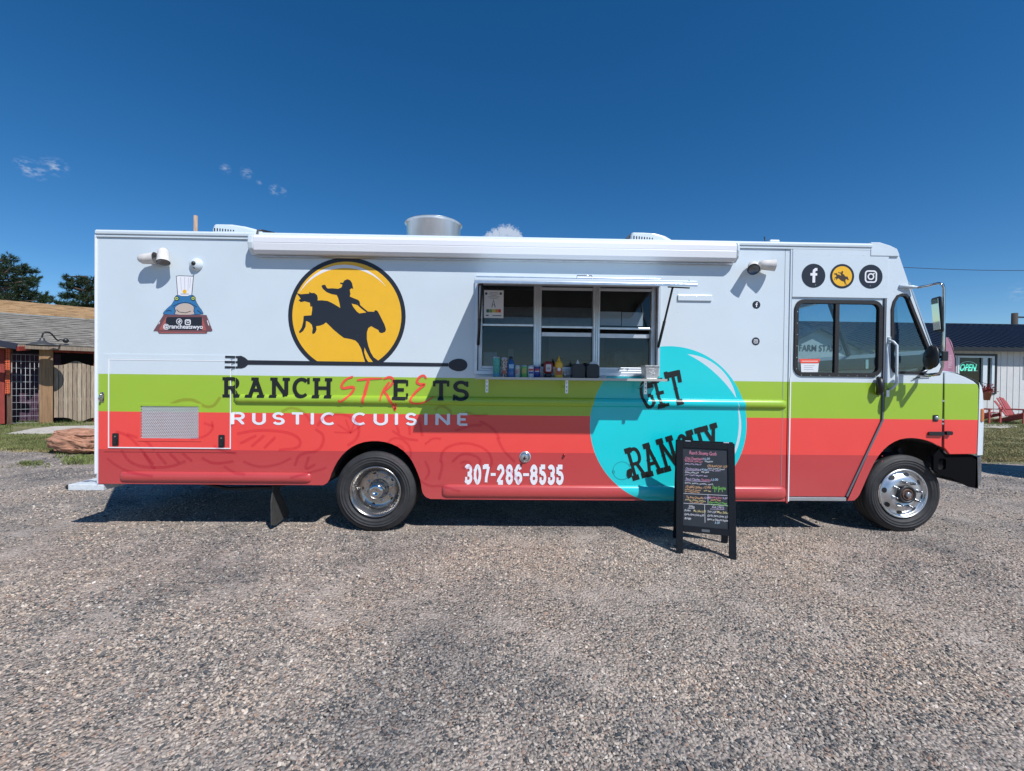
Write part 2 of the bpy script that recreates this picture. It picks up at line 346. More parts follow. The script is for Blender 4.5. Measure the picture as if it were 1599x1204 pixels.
# ---- stroke alphabet
def GL(ch):
    A = arc
    g = {'R': ([[(0, 0), (0, 1)], [(0, 1), (.55, 1)]+A(.6, .74, .4, .26, 90, -90)+[(0, .48)], [(.5, .48), (1, 0)]], [(0, 0), (0, 1), (1, 0)]),
     'A': ([[(0, 0), (.5, 1)], [(.5, 1), (1, 0)], [(.2, .34), (.8, .34)]], [(0, 0), (1, 0), (.42, 1)]),
     'N': ([[(0, 0), (0, 1)], [(0, 1), (1, 0)], [(1, 0), (1, 1)]], [(0, 0), (0, 1), (1, 1)]),
     'C': ([A(.55, .5, .55, .5, 48, 312, 20)], [(1, .83)]), 'H': ([[(0, 0), (0, 1)], [(1, 0), (1, 1)], [(0, .5), (1, .5)]], [(0, 0), (0, 1), (1, 0), (1, 1)]),
     'S': ([A(.5, .75, .48, .25, 20, 270, 14)+A(.5, .25, .5, .25, 90, -160, 14)], []), 'T': ([[(0, 1), (1, 1)], [(.5, 0), (.5, 1)]], [(.5, 0)]),
     'E': ([[(0, 0), (0, 1)], [(0, 1), (1, 1)], [(0, .5), (.8, .5)], [(0, 0), (1, 0)]], [(0, 0), (0, 1)]),
     'U': ([[(0, 1), (0, .35)]+A(.5, .35, .5, .35, 180, 360, 12)+[(1, 1)]], [(0, 1), (1, 1)]), 'I': ([[(.5, 0), (.5, 1)]], [(.5, 0), (.5, 1)]),
     'G': ([A(.55, .5, .55, .5, 48, 330, 20), [(1, .1), (1, .45)], [(.6, .45), (1, .45)]], [(1, .83)]),
     'Y': ([[(0, 1), (.5, .42)], [(1, 1), (.5, .42)], [(.5, .42), (.5, 0)]], [(0, 1), (1, 1), (.5, 0)]),
     '3': ([A(.42, .76, .55, .24, 150, -80, 12), A(.42, .26, .58, .26, 80, -150, 12), [(.3, .51), (.6, .51)]], []),
     '0': ([A(.5, .5, .5, .5, 0, 360, 26)], []), '7': ([[(0, 1), (1, 1)], [(1, 1), (.72, .6), (.5, .3), (.45, 0)]], [(.45, 0)]),
     '2': ([A(.5, .72, .5, .28, 170, -20, 12)+[(.1, .14), (0, 0)], [(0, 0), (1, 0)]], []),
     '8': ([A(.5, .76, .46, .24, 0, 360, 20), A(.5, .26, .5, .26, 0, 360, 20)], []),
     '6': ([A(.5, .5, .5, .5, 40, 320, 20), A(.5, .27, .5, .27, -40, 200, 14)], []),
     '5': ([[(1, 1), (.05, 1)], [(.05, 1), (.05, .55)], A(.45, .3, .55, .3, 130, -150, 14)], []), '-': ([[(.1, .5), (.9, .5)]], [])}
    return g[ch]
def letter(D, ch, x, z, w, h, wx, wz, slab=0, slabh=None, rot=0, spur=0, pivot=None, jag=0):
    strokes, serifs = GL(ch); slabh = slabh or wz*.8
    ix, iz = wx/2, wz/2
    def T(p):
        q = (x+ix+p[0]*(w-wx), z+iz+p[1]*(h-wz))
        if rot:
            c, s_ = math.cos(rot), math.sin(rot); px, pz = pivot or (x, z); dx, dz = q[0]-px, q[1]-pz
            q = (px+dx*c-dz*s_, pz+dx*s_+dz*c)
        return q
    for st in strokes: D.stroke([T(p) for p in st], wx, wz, jag=jag)
    if slab:
        for (sx, sz) in serifs:
            zz = 0 if sz < .3 else 1 if sz > .9 else sz
            vert = .5-zz if zz in (0, 1) else 0
            D.stroke([T((sx-slab/(w-wx), zz)), T((sx+slab/(w-wx), zz))], slabh, slabh)
    if spur:
        for st in strokes:
            if len(st) == 2 and abs(st[0][0]-st[1][0]) < .6 and abs(st[0][1]-st[1][1]) > .7:
                mxp = ((st[0][0]+st[1][0])/2, (st[0][1]+st[1][1])/2); D.stroke([T((mxp[0]-spur/(w-wx), mxp[1])), T((mxp[0]+spur/(w-wx), mxp[1]))], wz*.4, wz*.4)
def text_mesh(txt, size, shear=0, bold=0, align='LEFT', space=1.0):
    c = bpy.data.curves.new('t', 'FONT'); c.body = txt; c.size = size; c.shear = shear; c.offset = bold; c.align_x = align; c.space_character = space; c.resolution_u = 3
    o = bpy.data.objects.new('t', c); S.collection.objects.link(o); dg = bpy.context.evaluated_depsgraph_get()
    me = bpy.data.meshes.new_from_object(o.evaluated_get(dg)); bpy.data.objects.remove(o); bpy.data.curves.remove(c)
    vs = [tuple(v.co) for v in me.vertices]; fs = [tuple(p.vertices) for p in me.polygons]; bpy.data.meshes.remove(me); return vs, fs

# ================================================================== GROUND
def ground_material():
    m = bpy.data.materials.new('crushed_gravel'); m.use_nodes = True; nt = m.node_tree; N = nt.nodes; L = nt.links
    p = N['Principled BSDF']; p.inputs['Roughness'].default_value = .9; p.inputs['Specular IOR Level'].default_value = .25
    tc = N.new('ShaderNodeTexCoord')
    def vor(sc, rnd=1):
        v = N.new('ShaderNodeTexVoronoi'); v.inputs['Scale'].default_value = sc; v.inputs['Randomness'].default_value = rnd; L.new(tc.outputs['Object'], v.inputs['Vector']); return v
    def noi(sc, det=5, ro=.6):
        v = N.new('ShaderNodeTexNoise'); v.inputs['Scale'].default_value = sc; v.inputs['Detail'].default_value = det; v.inputs['Roughness'].default_value = ro; L.new(tc.outputs['Object'], v.inputs['Vector']); return v
    def ramp(src, stops):
        r = N.new('ShaderNodeValToRGB'); L.new(src, r.inputs[0]); e = r.color_ramp.elements
        while len(e) < len(stops): e.new(.5)
        for q, (pos, c) in zip(e, stops): q.position = pos; q.color = tuple(c)+(1,)
        return r.outputs[0]
    def mix(f, a, b, mode='MIX', k=None):
        x = N.new('ShaderNodeMix'); x.data_type = 'RGBA'; x.blend_type = mode
        if k is not None: x.inputs[0].default_value = k
        else: L.new(f, x.inputs[0])
        for i, q in ((6, a), (7, b)):
            if isinstance(q, tuple): x.inputs[i].default_value = q+(1,)
            else: L.new(q, x.inputs[i])
        return x.outputs[2]
    pal = [(0, (.035, .042, .05)), (.16, (.10, .108, .118)), (.32, (.27, .245, .228)), (.5, (.45, .395, .35)), (.66, (.30, .28, .268)), (.80, (.56, .50, .45)), (.92, (.36, .24, .18)), (1, (.80, .77, .73))]
    s1 = N.new('ShaderNodeSeparateColor'); v1 = vor(58); L.new(v1.outputs['Color'], s1.inputs[0]); c1 = ramp(s1.outputs[0], pal)
    s2 = N.new('ShaderNodeSeparateColor'); v2 = vor(125); L.new(v2.outputs['Color'], s2.inputs[0]); c2 = ramp(s2.outputs[1], pal)
    pick = noi(40, 2); pr = ramp(pick.outputs['Fac'], [(.47, (0, 0, 0)), (.53, (1, 1, 1))])
    c = mix(pr, c1, c2)
    dark = ramp(v1.outputs['Distance'], [(.25, (1, 1, 1)), (.75, (.55, .53, .52))]); c = mix(None, c, dark, 'MULTIPLY', .6)
    # wheel-worn paler sand and darker, bluer coarse patches
    big = noi(.55, 5, .62); bigr = ramp(big.outputs['Fac'], [(.36, (.64, .65, .66)), (.47, (1, .97, .92)), (.62, (1.16, 1.07, .96))])
    c = mix(None, c, bigr, 'MULTIPLY', 1)
    sand = noi(1.9, 6, .65); sf = ramp(sand.outputs['Fac'], [(.50, (0, 0, 0)), (.68, (.72, .72, .72))])
    c = mix(sf, c, (.47, .405, .355))
    L.new(c, p.inputs['Base Color'])
    b = N.new('ShaderNodeBump'); b.inputs['Strength'].default_value = 1; b.inputs['Distance'].default_value = .013; b.invert = True
    L.new(v1.outputs['Distance'], b.inputs['Height'])
    b2 = N.new('ShaderNodeBump'); b2.inputs['Strength'].default_value = .6; b2.inputs['Distance'].default_value = .03
    nb = noi(9, 4); L.new(nb.outputs['Fac'], b2.inputs['Height']); L.new(b2.outputs[0], b.inputs['Normal']); L.new(b.outputs[0], p.inputs['Normal'])
    return m
M_GRAVEL = ground_material()
g = MB().add([(-2500, -2500, 0), (2500, -2500, 0), (2500, 2500, 0), (-2500, 2500, 0)], [(0, 1, 2, 3)])
tag(g.build('gravel_lot', M_GRAVEL), kind='structure')
M_GRASSG = mat('dry_turf', (.17, .165, .075), .95, var=.45, vscale=3.5, bump=1, bscale=40)
def grass_patch(name, pts, z=.004):
    rim = smooth_poly([(a.x, a.y) for a in pts], 1)
    out = []
    for i, (x, y) in enumerate(rim):
        q = noise.noise(Vector((x*1.3, y*1.3, 0)))*.35; out.append((x+q, y+q*.8))
    tr = tessellate_polygon([[Vector((x, y, 0)) for x, y in out]])
    tag(MB().add([(x, y, z) for x, y in out], [tuple(t) for t in tr]).build(name, M_GRASSG), kind='structure'); return out
def dense(pts):
    out = []
    for a, b in zip(pts, pts[1:]):
        n = max(1, int((b-a).length/.6)); out += [a.lerp(b, k/n) for k in range(n)]
    return out+[pts[-1]]
grassL = grass_patch('grass_verge', dense([G(-260, 705), G(-60, 704), G(0, 702), G(60, 706), G(100, 712), G(155, 716), G(240, 714), G(420, 690), Vector((-8, 45, 0)), Vector((-60, 45, 0))]))
grassR = grass_patch('grass_lawn', dense([G(1380, 705), G(1480, 716), G(1540, 722), G(1599, 725), G(1700, 729), G(1900, 735), Vector((60, 45, 0)), Vector((2, 45, 0))]))
M_CONC = mat('worn_concrete', (.50, .46, .405), .9, var=.15, vscale=5, bump=.5, bscale=30)
def slab(name, pts, h=.03):
    tr = tessellate_polygon([[Vector((p.x, p.y, 0)) for p in pts]]); n = len(pts)
    mb = MB().add([(p.x, p.y, h) for p in pts]+[(p.x, p.y, 0) for p in pts], [tuple(t) for t in tr]+[(i, (i+1) % n, n+(i+1) % n, n+i) for i in range(n)])
    tag(mb.build(name, M_CONC), kind='structure')
slab('concrete_path', [G(10, 678.5), G(62, 678), G(110, 676), G(170, 673), G(230, 671), G(230, 664.5), G(150, 665.5), G(85, 667), G(50, 671)])
slab('garden_path', [G(1530, 668), G(1560, 669), G(1590, 667), G(1570, 663.5), G(1530, 663)], .03)

# ---- loose stones lying on the lot: points carrying size and turn, one stone mesh of six placed on each
def rock_mesh(seed):
    bm = bmesh.new(); bmesh.ops.create_icosphere(bm, subdivisions=1, radius=1)
    rnd = random.Random(seed)
    for v in bm.verts:
        k = rnd.uniform(.72, 1.12); v.co = Vector((v.co.x*k*1.15, v.co.y*k*.85, v.co.z*k*.62))
    me = bpy.data.meshes.new('stone'); bm.to_mesh(me); bm.free(); return me
def stone_mat():
    m = bpy.data.materials.new('gravel_stone'); m.use_nodes = True; nt = m.node_tree; N = nt.nodes; L = nt.links; p = N['Principled BSDF']
    p.inputs['Roughness'].default_value = .85; p.inputs['Specular IOR Level'].default_value = .3
    oi = N.new('ShaderNodeObjectInfo'); r = N.new('ShaderNodeValToRGB'); L.new(oi.outputs['Random'], r.inputs[0]); e = r.color_ramp.elements; r.color_ramp.interpolation = 'CONSTANT'
    st = [(0, (.075, .085, .095)), (.15, (.15, .155, .16)), (.3, (.29, .26, .235)), (.44, (.45, .39, .34)), (.64, (.34, .31, .29)), (.76, (.52, .46, .40)), (.90, (.35, .25, .20)), (.95, (.58, .53, .48)), (.995, (.74, .72, .70))]
    while len(e) < len(st): e.new(.5)
    for q, (pos, c) in zip(e, st): q.position = pos; q.color = c+(1,)
    gp = N.new('ShaderNodeNewGeometry'); bn = N.new('ShaderNodeTexNoise'); bn.inputs['Scale'].default_value = .55; bn.inputs['Detail'].default_value = 5; bn.inputs['Roughness'].default_value = .62; L.new(gp.outputs['Position'], bn.inputs['Vector'])
    br_ = N.new('ShaderNodeValToRGB'); L.new(bn.outputs['Fac'], br_.inputs[0]); e = br_.color_ramp.elements; e.new(.5)
    for q, (pos, c) in zip(e, [(.36, (.68, .70, .71)), (.47, (1, .96, .91)), (.62, (1.15, 1.05, .94))]): q.position = pos; q.color = c+(1,)
    xm = N.new('ShaderNodeMix'); xm.data_type = 'RGBA'; xm.blend_type = 'MULTIPLY'; xm.inputs[0].default_value = 1; L.new(r.outputs[0], xm.inputs[6]); L.new(br_.outputs[0], xm.inputs[7]); L.new(xm.outputs[2], p.inputs['Base Color']); return m
M_STONE = stone_mat()
def scatter_stones():
    rng = np.random.default_rng(4); P = []; SZ = []
    cx, cy = CAM.x, CAM.y
    for (d0, d1, dens, s0, s1) in ((1.7, 3.0, 3300, .0042, .0105), (3.0, 4.6, 1900, .005, .0115), (4.6, 7.5, 650, .006, .013), (7.5, 11, 200, .007, .016)):
        area = 1.32*(d1*d1-d0*d0); n = int(area*dens)
        d = np.sqrt(rng.uniform(d0*d0, d1*d1, n)); x = rng.uniform(-1.3, 1.3, n)*d
        if d0 > 4: k = (np.abs(x) > .62*d) | (d < 5.3); d, x = d[k], x[k]; n = len(d)
        # stones gather in patches
        w = np.array([noise.noise(Vector((a*.7, b*1.1, 3.1))) for a, b in zip(x[::1], d[::1])]) if n < 190000 else np.zeros(n)
        keep = rng.uniform(0, 1, n) < np.clip(.58+w*1.7, .12, 1)
        d, x = d[keep], x[keep]; s = 1.22*(s0+(s1-s0)*rng.power(.45, len(d))); s[rng.uniform(0, 1, len(d)) < .006] *= 1.8
        P.append(np.stack([x+cx, d+cy, s*.12], 1)); SZ.append(s)
    P = np.concatenate(P); SZ = np.concatenate(SZ)
    me = bpy.data.meshes.new('loose_gravel'); me.vertices.add(len(P)); me.vertices.foreach_set('co', P.astype(np.float32).ravel())
    a = me.attributes.new('size', 'FLOAT', 'POINT'); a.data.foreach_set('value', SZ.astype(np.float32))
    o = bpy.data.objects.new('loose_gravel', me); S.collection.objects.link(o); me.materials.append(M_STONE); tag(o, 'loose crushed stones lying over the parking lot', 'gravel', kind='stuff')
    ng = bpy.data.node_groups.new('stones', 'GeometryNodeTree'); ng.interface.new_socket('Geometry', in_out='INPUT', socket_type='NodeSocketGeometry'); ng.interface.new_socket('Geometry', in_out='OUTPUT', socket_type='NodeSocketGeometry')
    N = ng.nodes; L = ng.links; gi = N.new('NodeGroupInput'); go = N.new('NodeGroupOutput'); ip = N.new('GeometryNodeInstanceOnPoints')
    jn = N.new('GeometryNodeJoinGeometry')
    rl = bpy.data.objects
    src = []
    for k in range(5):
        ro = bpy.data.objects.new('stone_shape', rock_mesh(k)); ro.data.materials.append(M_STONE); src.append(ro)
    for ro in src:
        on = N.new('GeometryNodeObjectInfo'); on.inputs['Object'].default_value = ro; on.inputs['As Instance'].default_value = True; L.new(on.outputs['Geometry'], jn.inputs[0])
    L.new(gi.outputs[0], ip.inputs['Points']); L.new(jn.outputs[0], ip.inputs['Instance']); ip.inputs['Pick Instance'].default_value = True
    at = N.new('GeometryNodeInputNamedAttribute'); at.data_type = 'FLOAT'; at.inputs[0].default_value = 'size'
    L.new(at.outputs[0], ip.inputs['Scale'])
    rv = N.new('FunctionNodeRandomValue'); rv.data_type = 'FLOAT_VECTOR'; rv.inputs[0].default_value = (-.5, -.5, 0); rv.inputs[1].default_value = (.5, .5, 6.28); L.new(rv.outputs[0], ip.inputs['Rotation'])
    L.new(ip.outputs[0], go.inputs[0]); md = o.modifiers.new('stones', 'NODES'); md.node_group = ng
scatter_stones()
# ---- grass blades
def blades(name, label, regions, mt, seed=1):
    rnd = random.Random(seed); mb = MB(); V = []; Fc = []
    for (u0, u1, v0, v1, n, h) in regions:
        for _ in range(n):
            u = rnd.uniform(u0, u1); t = rnd.random(); v = v0+(v1-v0)*t
            c = G(u, v)
            if u > 18 and u < 180 and 666 < v < 678.5 and rnd.random() < .96: continue
            if noise.noise(Vector((c.x*1.1, c.y*1.1, 5))) < rnd.uniform(-.5, .15): continue
            for _k in range(3):
                x, y = c.x+rnd.gauss(0, .04), c.y+rnd.gauss(0, .04); a = rnd.uniform(0, 6.28); hh = h*rnd.uniform(.5, 1.3); w = rnd.uniform(.006, .012)
                lx, ly = rnd.gauss(0, .45)*hh, rnd.gauss(0, .45)*hh; b = len(V)
                V += [(x-math.cos(a)*w, y-math.sin(a)*w, .003), (x+math.cos(a)*w, y+math.sin(a)*w, .003), (x+lx, y+ly, hh)]; Fc.append((b, b+1, b+2))
    mb.add(V, Fc); return tag(mb.build(name, mt, fix=False), label, 'grass', kind='stuff')
M_BLADE = mat('grass_blade', (.13, .16, .045), .8, var=.6, vscale=1.6); M_BLADED = mat('dry_grass_blade', (.30, .25, .12), .85, var=.4, vscale=1.2)
blades('grass', 'short patchy grass in front of the weathered shed', [(-10, 175, 663, 704, 9000, .055), (-10, 130, 657, 664, 900, .10), (140, 175, 665, 700, 700, .07)], M_BLADE, 3)
blades('grass', 'dry straw-coloured grass among the green verge at left', [(-10, 175, 672, 706, 5000, .04)], M_BLADED, 4)
blades('grass', 'dry mown lawn in front of the white farm building', [(1525, 1620, 664, 722, 8000, .035)], M_BLADED, 5)
blades('grass', 'green tufts along the farm building lawn', [(1525, 1620, 655, 668, 1800, .07), (1525, 1620, 668, 715, 1800, .04)], M_BLADE, 6)
blades('weeds', 'small green weeds growing in the gravel beside the boulder', [(100, 152, 713, 726, 260, .06), (30, 72, 722, 731, 160, .05), (8, 28, 729, 734, 50, .05), (90, 130, 706, 716, 120, .06)], M_BLADE, 8)

# ================================================================== FOOD TRUCK
TR = thing('food_truck', 'white food truck with green and red stripes and an open serving window', 'food truck')
WID = 2.35
xr = WX(151, 560); xd0 = WX(1231.5, 600)   # rear edge, start of the door
wx0, wx1 = WX(744, 520), WX(1028, 520); wz1, wz0 = WZ(443, 880), WZ(582, 880)   # serving opening
# rear wheel and arch
RWx = WX(585, 770); RWz = .425; FWx = WX(1411, 770, .1); FWr = .425
arch = [W(505, 757.5), W(513, 753), W(519, 735), W(530, 715), W(545, 700), W(563, 691), W(585, 688), W(607, 691), W(626, 700), W(641, 715), W(651, 735), W(657, 752), W(659, 768), W(664, 776), (W(672, 779)[0], Z_BOT)]
arch = [arch[0]]+smooth_poly(arch, 1, False)[1:-1]+[arch[-1]]
arch[0] = (arch[0][0], Z_BOTL)
zt = WZ(378, 800)    # top of the sheet side, under the roof rail
side = [(xr, Z_BOTL)]+arch+[(xd0, Z_BOT), (xd0, zt+.01), (xr, zt+.01)]
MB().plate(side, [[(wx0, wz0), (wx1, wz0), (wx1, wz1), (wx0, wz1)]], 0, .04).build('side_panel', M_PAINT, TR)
# roof rail along the top edge
zr = Z_ROOF
prof = [(.05, zt), (-.014, zt), (-.014, zr-.075), (-.004, zr-.066), (-.004, zr-.05), (-.024, zr-.044), (-.026, zr-.018), (-.012, zr), (.05, zr+.006)]
MB().prism_x(prof, xr, WX(1360, 380)).build('roof_rail', M_WHITE, TR, bevel=.004)
MB().prism_x([(.03, zr-.03), (WID-.03, zr-.03), (WID-.03, zr+.02), (WID/2, zr+.045), (.06, zr+.02)], xr+.01, WX(1375, 380)).build('roof', M_WHITE, TR)
xfr = WX(1402, 396)
# far side, rear wall, floor, kitchen lining
sx = lambda u, v: W(u, v)
door_win = rrect(WX(1240, 530), WX(1377, 530), WZ(588, 1310), WZ(468.5, 1310), .10)
quarter = [W(1391, 574), W(1391, 482), W(1394, 470), W(1400, 461), W(1408, 458), W(1415, 459), W(1420, 464), W(1428, 485), W(1455, 552), W(1449, 577), W(1444, 584), W(1400, 584), W(1394, 581)]
cab_out = [(WX(1386, 600), 3.0), W(1402, 396), W(1405, 402), W(1418, 440), W(1456, 545), W(1464, 558), W(1472.5, 582), W(1471.5, 640), W(1470, 698)]
arch_f = [W(1464, 694.7), W(1452, 689), W(1437, 685), W(1419, 683.4), W(1401, 687), W(1383.5, 697.7), W(1368.5, 715.7), W(1356.5, 739.6), W(1346, 764), W(1341, 775), W(1334, 781.5)]
arch_f = smooth_poly(arch_f, 1, False)
xs_bot = WX(1322, 782)
farwall = [(xr, Z_BOTL), (xd0, Z_BOTL), (WX(1320, 780), Z_BOTL), (WX(1350, 740), .75), (WX(1473, 690), 1.0), W(1472.5, 582), W(1456, 545), W(1418, 440), W(1402, 396), (xr, zr-.02)]
MB().plate(farwall, [door_win, quarter], WID-.04, WID).build('far_side_panel', M_WHITE, TR)
MB().box(xr, xr+.04, .04, WID-.04, Z_BOTL, zr-.03).build('rear_wall', M_WHITE, TR)
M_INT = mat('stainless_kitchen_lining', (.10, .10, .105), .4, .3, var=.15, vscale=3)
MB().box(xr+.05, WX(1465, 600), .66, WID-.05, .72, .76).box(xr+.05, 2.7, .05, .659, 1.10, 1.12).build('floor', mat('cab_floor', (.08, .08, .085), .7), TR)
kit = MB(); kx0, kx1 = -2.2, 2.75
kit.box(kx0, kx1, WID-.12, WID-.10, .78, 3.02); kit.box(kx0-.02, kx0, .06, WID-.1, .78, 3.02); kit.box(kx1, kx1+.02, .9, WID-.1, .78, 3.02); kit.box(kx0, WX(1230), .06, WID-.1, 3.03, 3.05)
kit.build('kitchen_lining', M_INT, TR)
kd = mat('worn_steel_grey', (.30, .31, .32), .4, .6, var=.3, vscale=6)
for k, (a, b, c, d) in enumerate(((-1.9, -1.3, 1.66, 2.1), (-.35, -.05, 1.65, 1.82), (1.5, 1.9, 1.64, 2.05))): MB().box(a, b, 1.7, WID-.14, c, d).build('kitchen_appliance', kd, TR, bevel=.015)
for z in (2.12, 2.30): MB().box(-2.1, -1.25, 1.95, WID-.13, z, z+.02).build('wall_shelf', M_ALU, TR)
for k in range(5): MB().lathe([(0, 0), (.05, 0), (.055, .14), (0, .14)], (-2.0+.16*k, 2.08, 2.14), 'Z', 12).build('container', kd, TR)
MB().box(-.02, .06, WID-.16, WID-.125, 1.95, 2.1).build('wall_outlet', M_WHITE, TR)
MB().box(-1.2, 1.1, 1.35, WID-.13, 2.35, 2.62).build('range_hood', M_ALU, TR, bevel=.01)
MB().box(-2.0, 2.2, 1.6, WID-.13, .78, 1.62).build('counter', mat('counter_steel', (.12, .12, .125), .4, .6), TR, bevel=.01)
MB().box(.55, 1.35, 1.7, WID-.14, 1.95, 2.25).build('wall_cabinet', mat('grey_cabinet', (.22, .2, .19), .5), TR, bevel=.01)
MB().box(-1.1, -.5, 1.75, WID-.14, 1.64, 1.95).build('fryer', M_CHROME, TR, bevel=.01)
MB().box(0, .7, 1.8, WID-.14, 1.64, 1.86).build('griddle', M_BLK, TR, bevel=.01)
MB().box(WX(752), WX(775), .35, .55, WZ(580)-.03, WZ(547)).build('card_terminal', mat('pale_plastic', (.45, .5, .55), .5), TR, bevel=.01)

# ---- pressed rails and their flanges
def rail(name, x0, x1, z0, z1, d, par=TR):
    mb = MB(); n = 10; m = 12; vs = []; fs = []
    xs = [x0+(x1-x0)*k for k in (0, .002, .006, .012)]+[x0+(x1-x0)*(.02+.96*k/20) for k in range(21)]+[x1-(x1-x0)*k for k in (.012, .006, .002, 0)]
    e = (z1-z0)*.55
    for x in xs:
        q = min(1, min(x-x0, x1-x)/e); q = math.sqrt(max(0, 1-(1-q)**2))
        for k in range(m+1):
            t = -1+2*k/m; ry = d*math.sqrt(max(0, 1-t*t))*q
            vs.append((x, -ry-.001, (z0+z1)/2+t*(z1-z0)/2*(.55+.45*q)))
    for i in range(len(xs)-1):
        for k in range(m): fs.append((i*(m+1)+k, i*(m+1)+k+1, (i+1)*(m+1)+k+1, (i+1)*(m+1)+k))
    mb.add(vs, fs, True); o = mb.build(name, M_PAINT, par, fix=False)
    bm = bmesh.new(); bm.from_mesh(o.data); bmesh.ops.recalc_face_normals(bm, faces=bm.faces)
    if bm.faces[len(bm.faces)//2].normal.y > 0: bmesh.ops.reverse_faces(bm, faces=bm.faces)
    bm.to_mesh(o.data); bm.free()
    return o
rail('side_rail', RAIL_X[0], RAIL_X[1], RAIL_Z[0], RAIL_Z[1], RAIL_D)
rail('side_rail', LOW_L[0], LOW_L[1], LOW_L[2], LOW_L[3], .03)
rail('side_rail', LOW_M[0], LOW_M[1], LOW_M[2], LOW_M[3], .03)
fl = MB()
for (x0, x1, z0, z1) in ((*RAIL_X, *RAIL_Z), LOW_L, LOW_M):
    for (a, b) in ((z1, z1+.022), (z0-.022, z0)): fl.box(x0, x1, -.0012, .0, a, b)
o = fl.build('rail_flange', M_PAINT, TR); o['kind'] = 'stuff'
# ---- rivets
rv = MB()
def rivet(x, z, y=0, r=.0062):
    b = [(x+r*math.cos(k*math.pi/3), y-.0005, z+r*math.sin(k*math.pi/3)) for k in range(6)]+[(x, y-r*.65, z)]
    rv.add(b, [(k, (k+1) % 6, 6) for k in range(6)], True)
def rrow(x0, z0, x1, z1, sp=.105, y=0, skip=None):
    n = max(1, int(math.hypot(x1-x0, z1-z0)/sp))
    for k in range(n+1):
        x, z = x0+(x1-x0)*k/n, z0+(z1-z0)*k/n
        if skip and skip(x, z): continue
        rivet(x, z, y)
inwin = lambda x, z: wx0-.05 < x < wx1+.05 and wz0-.1 < z < wz1+.1
rrow(xr+.03, zt+.012, xd0-.02, zt+.012, .115, -.014)
for (x0, x1, z0, z1) in ((*RAIL_X, *RAIL_Z), LOW_L, LOW_M):
    rrow(x0+.03, z1+.011, x1-.03, z1+.011, .11, -.0012); rrow(x0+.03, z0-.011, x1-.03, z0-.011, .11, -.0012)
for z in (WZ(470, 270), WZ(520, 270)):
    rrow(xr+.12, z, -.6, z, .24, 0); rrow(1.7, z, xd0-.15, z, .2, 0)
for xx in (-2.1, -.95, 1.75, 2.6): rrow(xx, zt-.06, xx, 1.5 if xx > 0 else 1.75, .19, 0, inwin)
rrow(xr+.035, zt-.05, xr+.035, Z_BOTL+.05, .1); rrow(xd0-.025, zt-.05, xd0-.025, Z_BOT+.05, .1)
rrow(-2.2, Z_RED-.06, -2.2, .92, .06); rrow(-.98, Z_RED-.05, -.98, .75, .075); rrow(xr+.4, .93, -2.1, .93, .3); rrow(-.9, .92, 1.0, .92, .17)
# ---- access hatch bottom left
hx0, hx1, hz0, hz1 = WX(163, 630), WX(368, 630), WZ(706, 265), WZ(553.5, 265)
ix0, ix1, iz0, iz1 = WX(170.5, 630), WX(362, 630), WZ(700, 265), WZ(561.5, 265)
lr = lambda a, b, c, d: [(a, c), (b, c), (b, d), (a, d)]
HATCH[:] = [(hx0, hx1, hz0, hz1), (ix0, ix1, iz0, iz1)]
gx0, gx1, gz0, gz1 = WX(221, 660), WX(311.5, 660), WZ(684.5, 266), WZ(634.5, 266)
MB().plate(lr(hx0, hx1, hz0, hz1), [lr(ix0, ix1, iz0, iz1)], -.005, -.0005).build('hatch_frame', M_PAINT, TR, bevel=.0015)
hd = MB().plate(lr(ix0+.008, ix1-.008, iz0+.008, iz1-.008), [lr(gx0, gx1, gz0, gz1)], -.012, -.003).build('access_hatch', M_PAINT, TR, bevel=.003)
wt = mat('white_edge_trim', (.78, .8, .82), .35)
MB().plate(lr(ix0, ix1, iz0, iz1), [lr(ix0+.011, ix1-.011, iz0+.011, iz1-.011)], -.0145, -.0122).build('edge_trim', wt, hd)
fr_ = MB().plate(lr(gx0-.03, gx1+.03, gz0-.03, gz1+.03), [lr(gx0, gx1, gz0, gz1)], -.0165, -.0123).build('grille_frame', M_PAINT, hd, bevel=.002)
for p in ((hx0+.012, 1), (hx1-.012, 1)): rrow(p[0], hz0+.03, p[0], hz1-.03, .33, -.005)
rrow(hx0+.03, hz0+.012, hx1-.03, hz0+.012, .34, -.005); rrow(hx0+.03, hz1-.014, hx1-.03, hz1-.014, .34, -.005)
# expanded metal
ex = MB(); nx, nz_ = 28, 22; dx = (gx1-gx0)/nx; dz = (gz1-gz0)/nz_
for i in range(nx):
    for j in range(nz_):
        ox = gx0+dx*(i+.5*(j % 2)); oz = gz0+dz*(j+.5)
        for (a, b) in (((0, 0), (.5, .5)), ((.5, .5), (1, 0))):
            x_a, x_b = min(gx1, ox+a[0]*dx), min(gx1, ox+b[0]*dx)
            ex.bar((x_a, -.008, oz+a[1]*dz*2-dz*.5), (x_b, -.008, oz+b[1]*dz*2-dz*.5), .0065, .005)
o = ex.build('mesh_grille', mat('galvanised_mesh', (.66, .69, .72), .45, .2), hd, fix=False); o['kind'] = 'stuff'
MB().box(gx0, gx1, .02, .03, gz0, gz1).build('grille_backing', mat('filter_grey', (.16, .165, .18), .8, var=.2), hd)
for (u, v) in ((182.3, 686), (347.5, 688.5)):
    x, z = W(u, v); q = MB().plate(rrect(x-.031, x+.031, z-.065, z+.065, .012), [], -.020, -.0122).build('hatch_latch', M_BLK, hd, bevel=.003)
    MB().plate(rrect(x-.018, x+.018, z-.05, z+.005, .006), [], -.028, -.0201).build('paddle', M_BLK, q, bevel=.003)
    MB().plate([(x+.009*math.cos(t*.52), z+.032+.009*math.sin(t*.52)) for t in range(12)], [], -.023, -.0201).build('key_lock', M_CHROME, q)
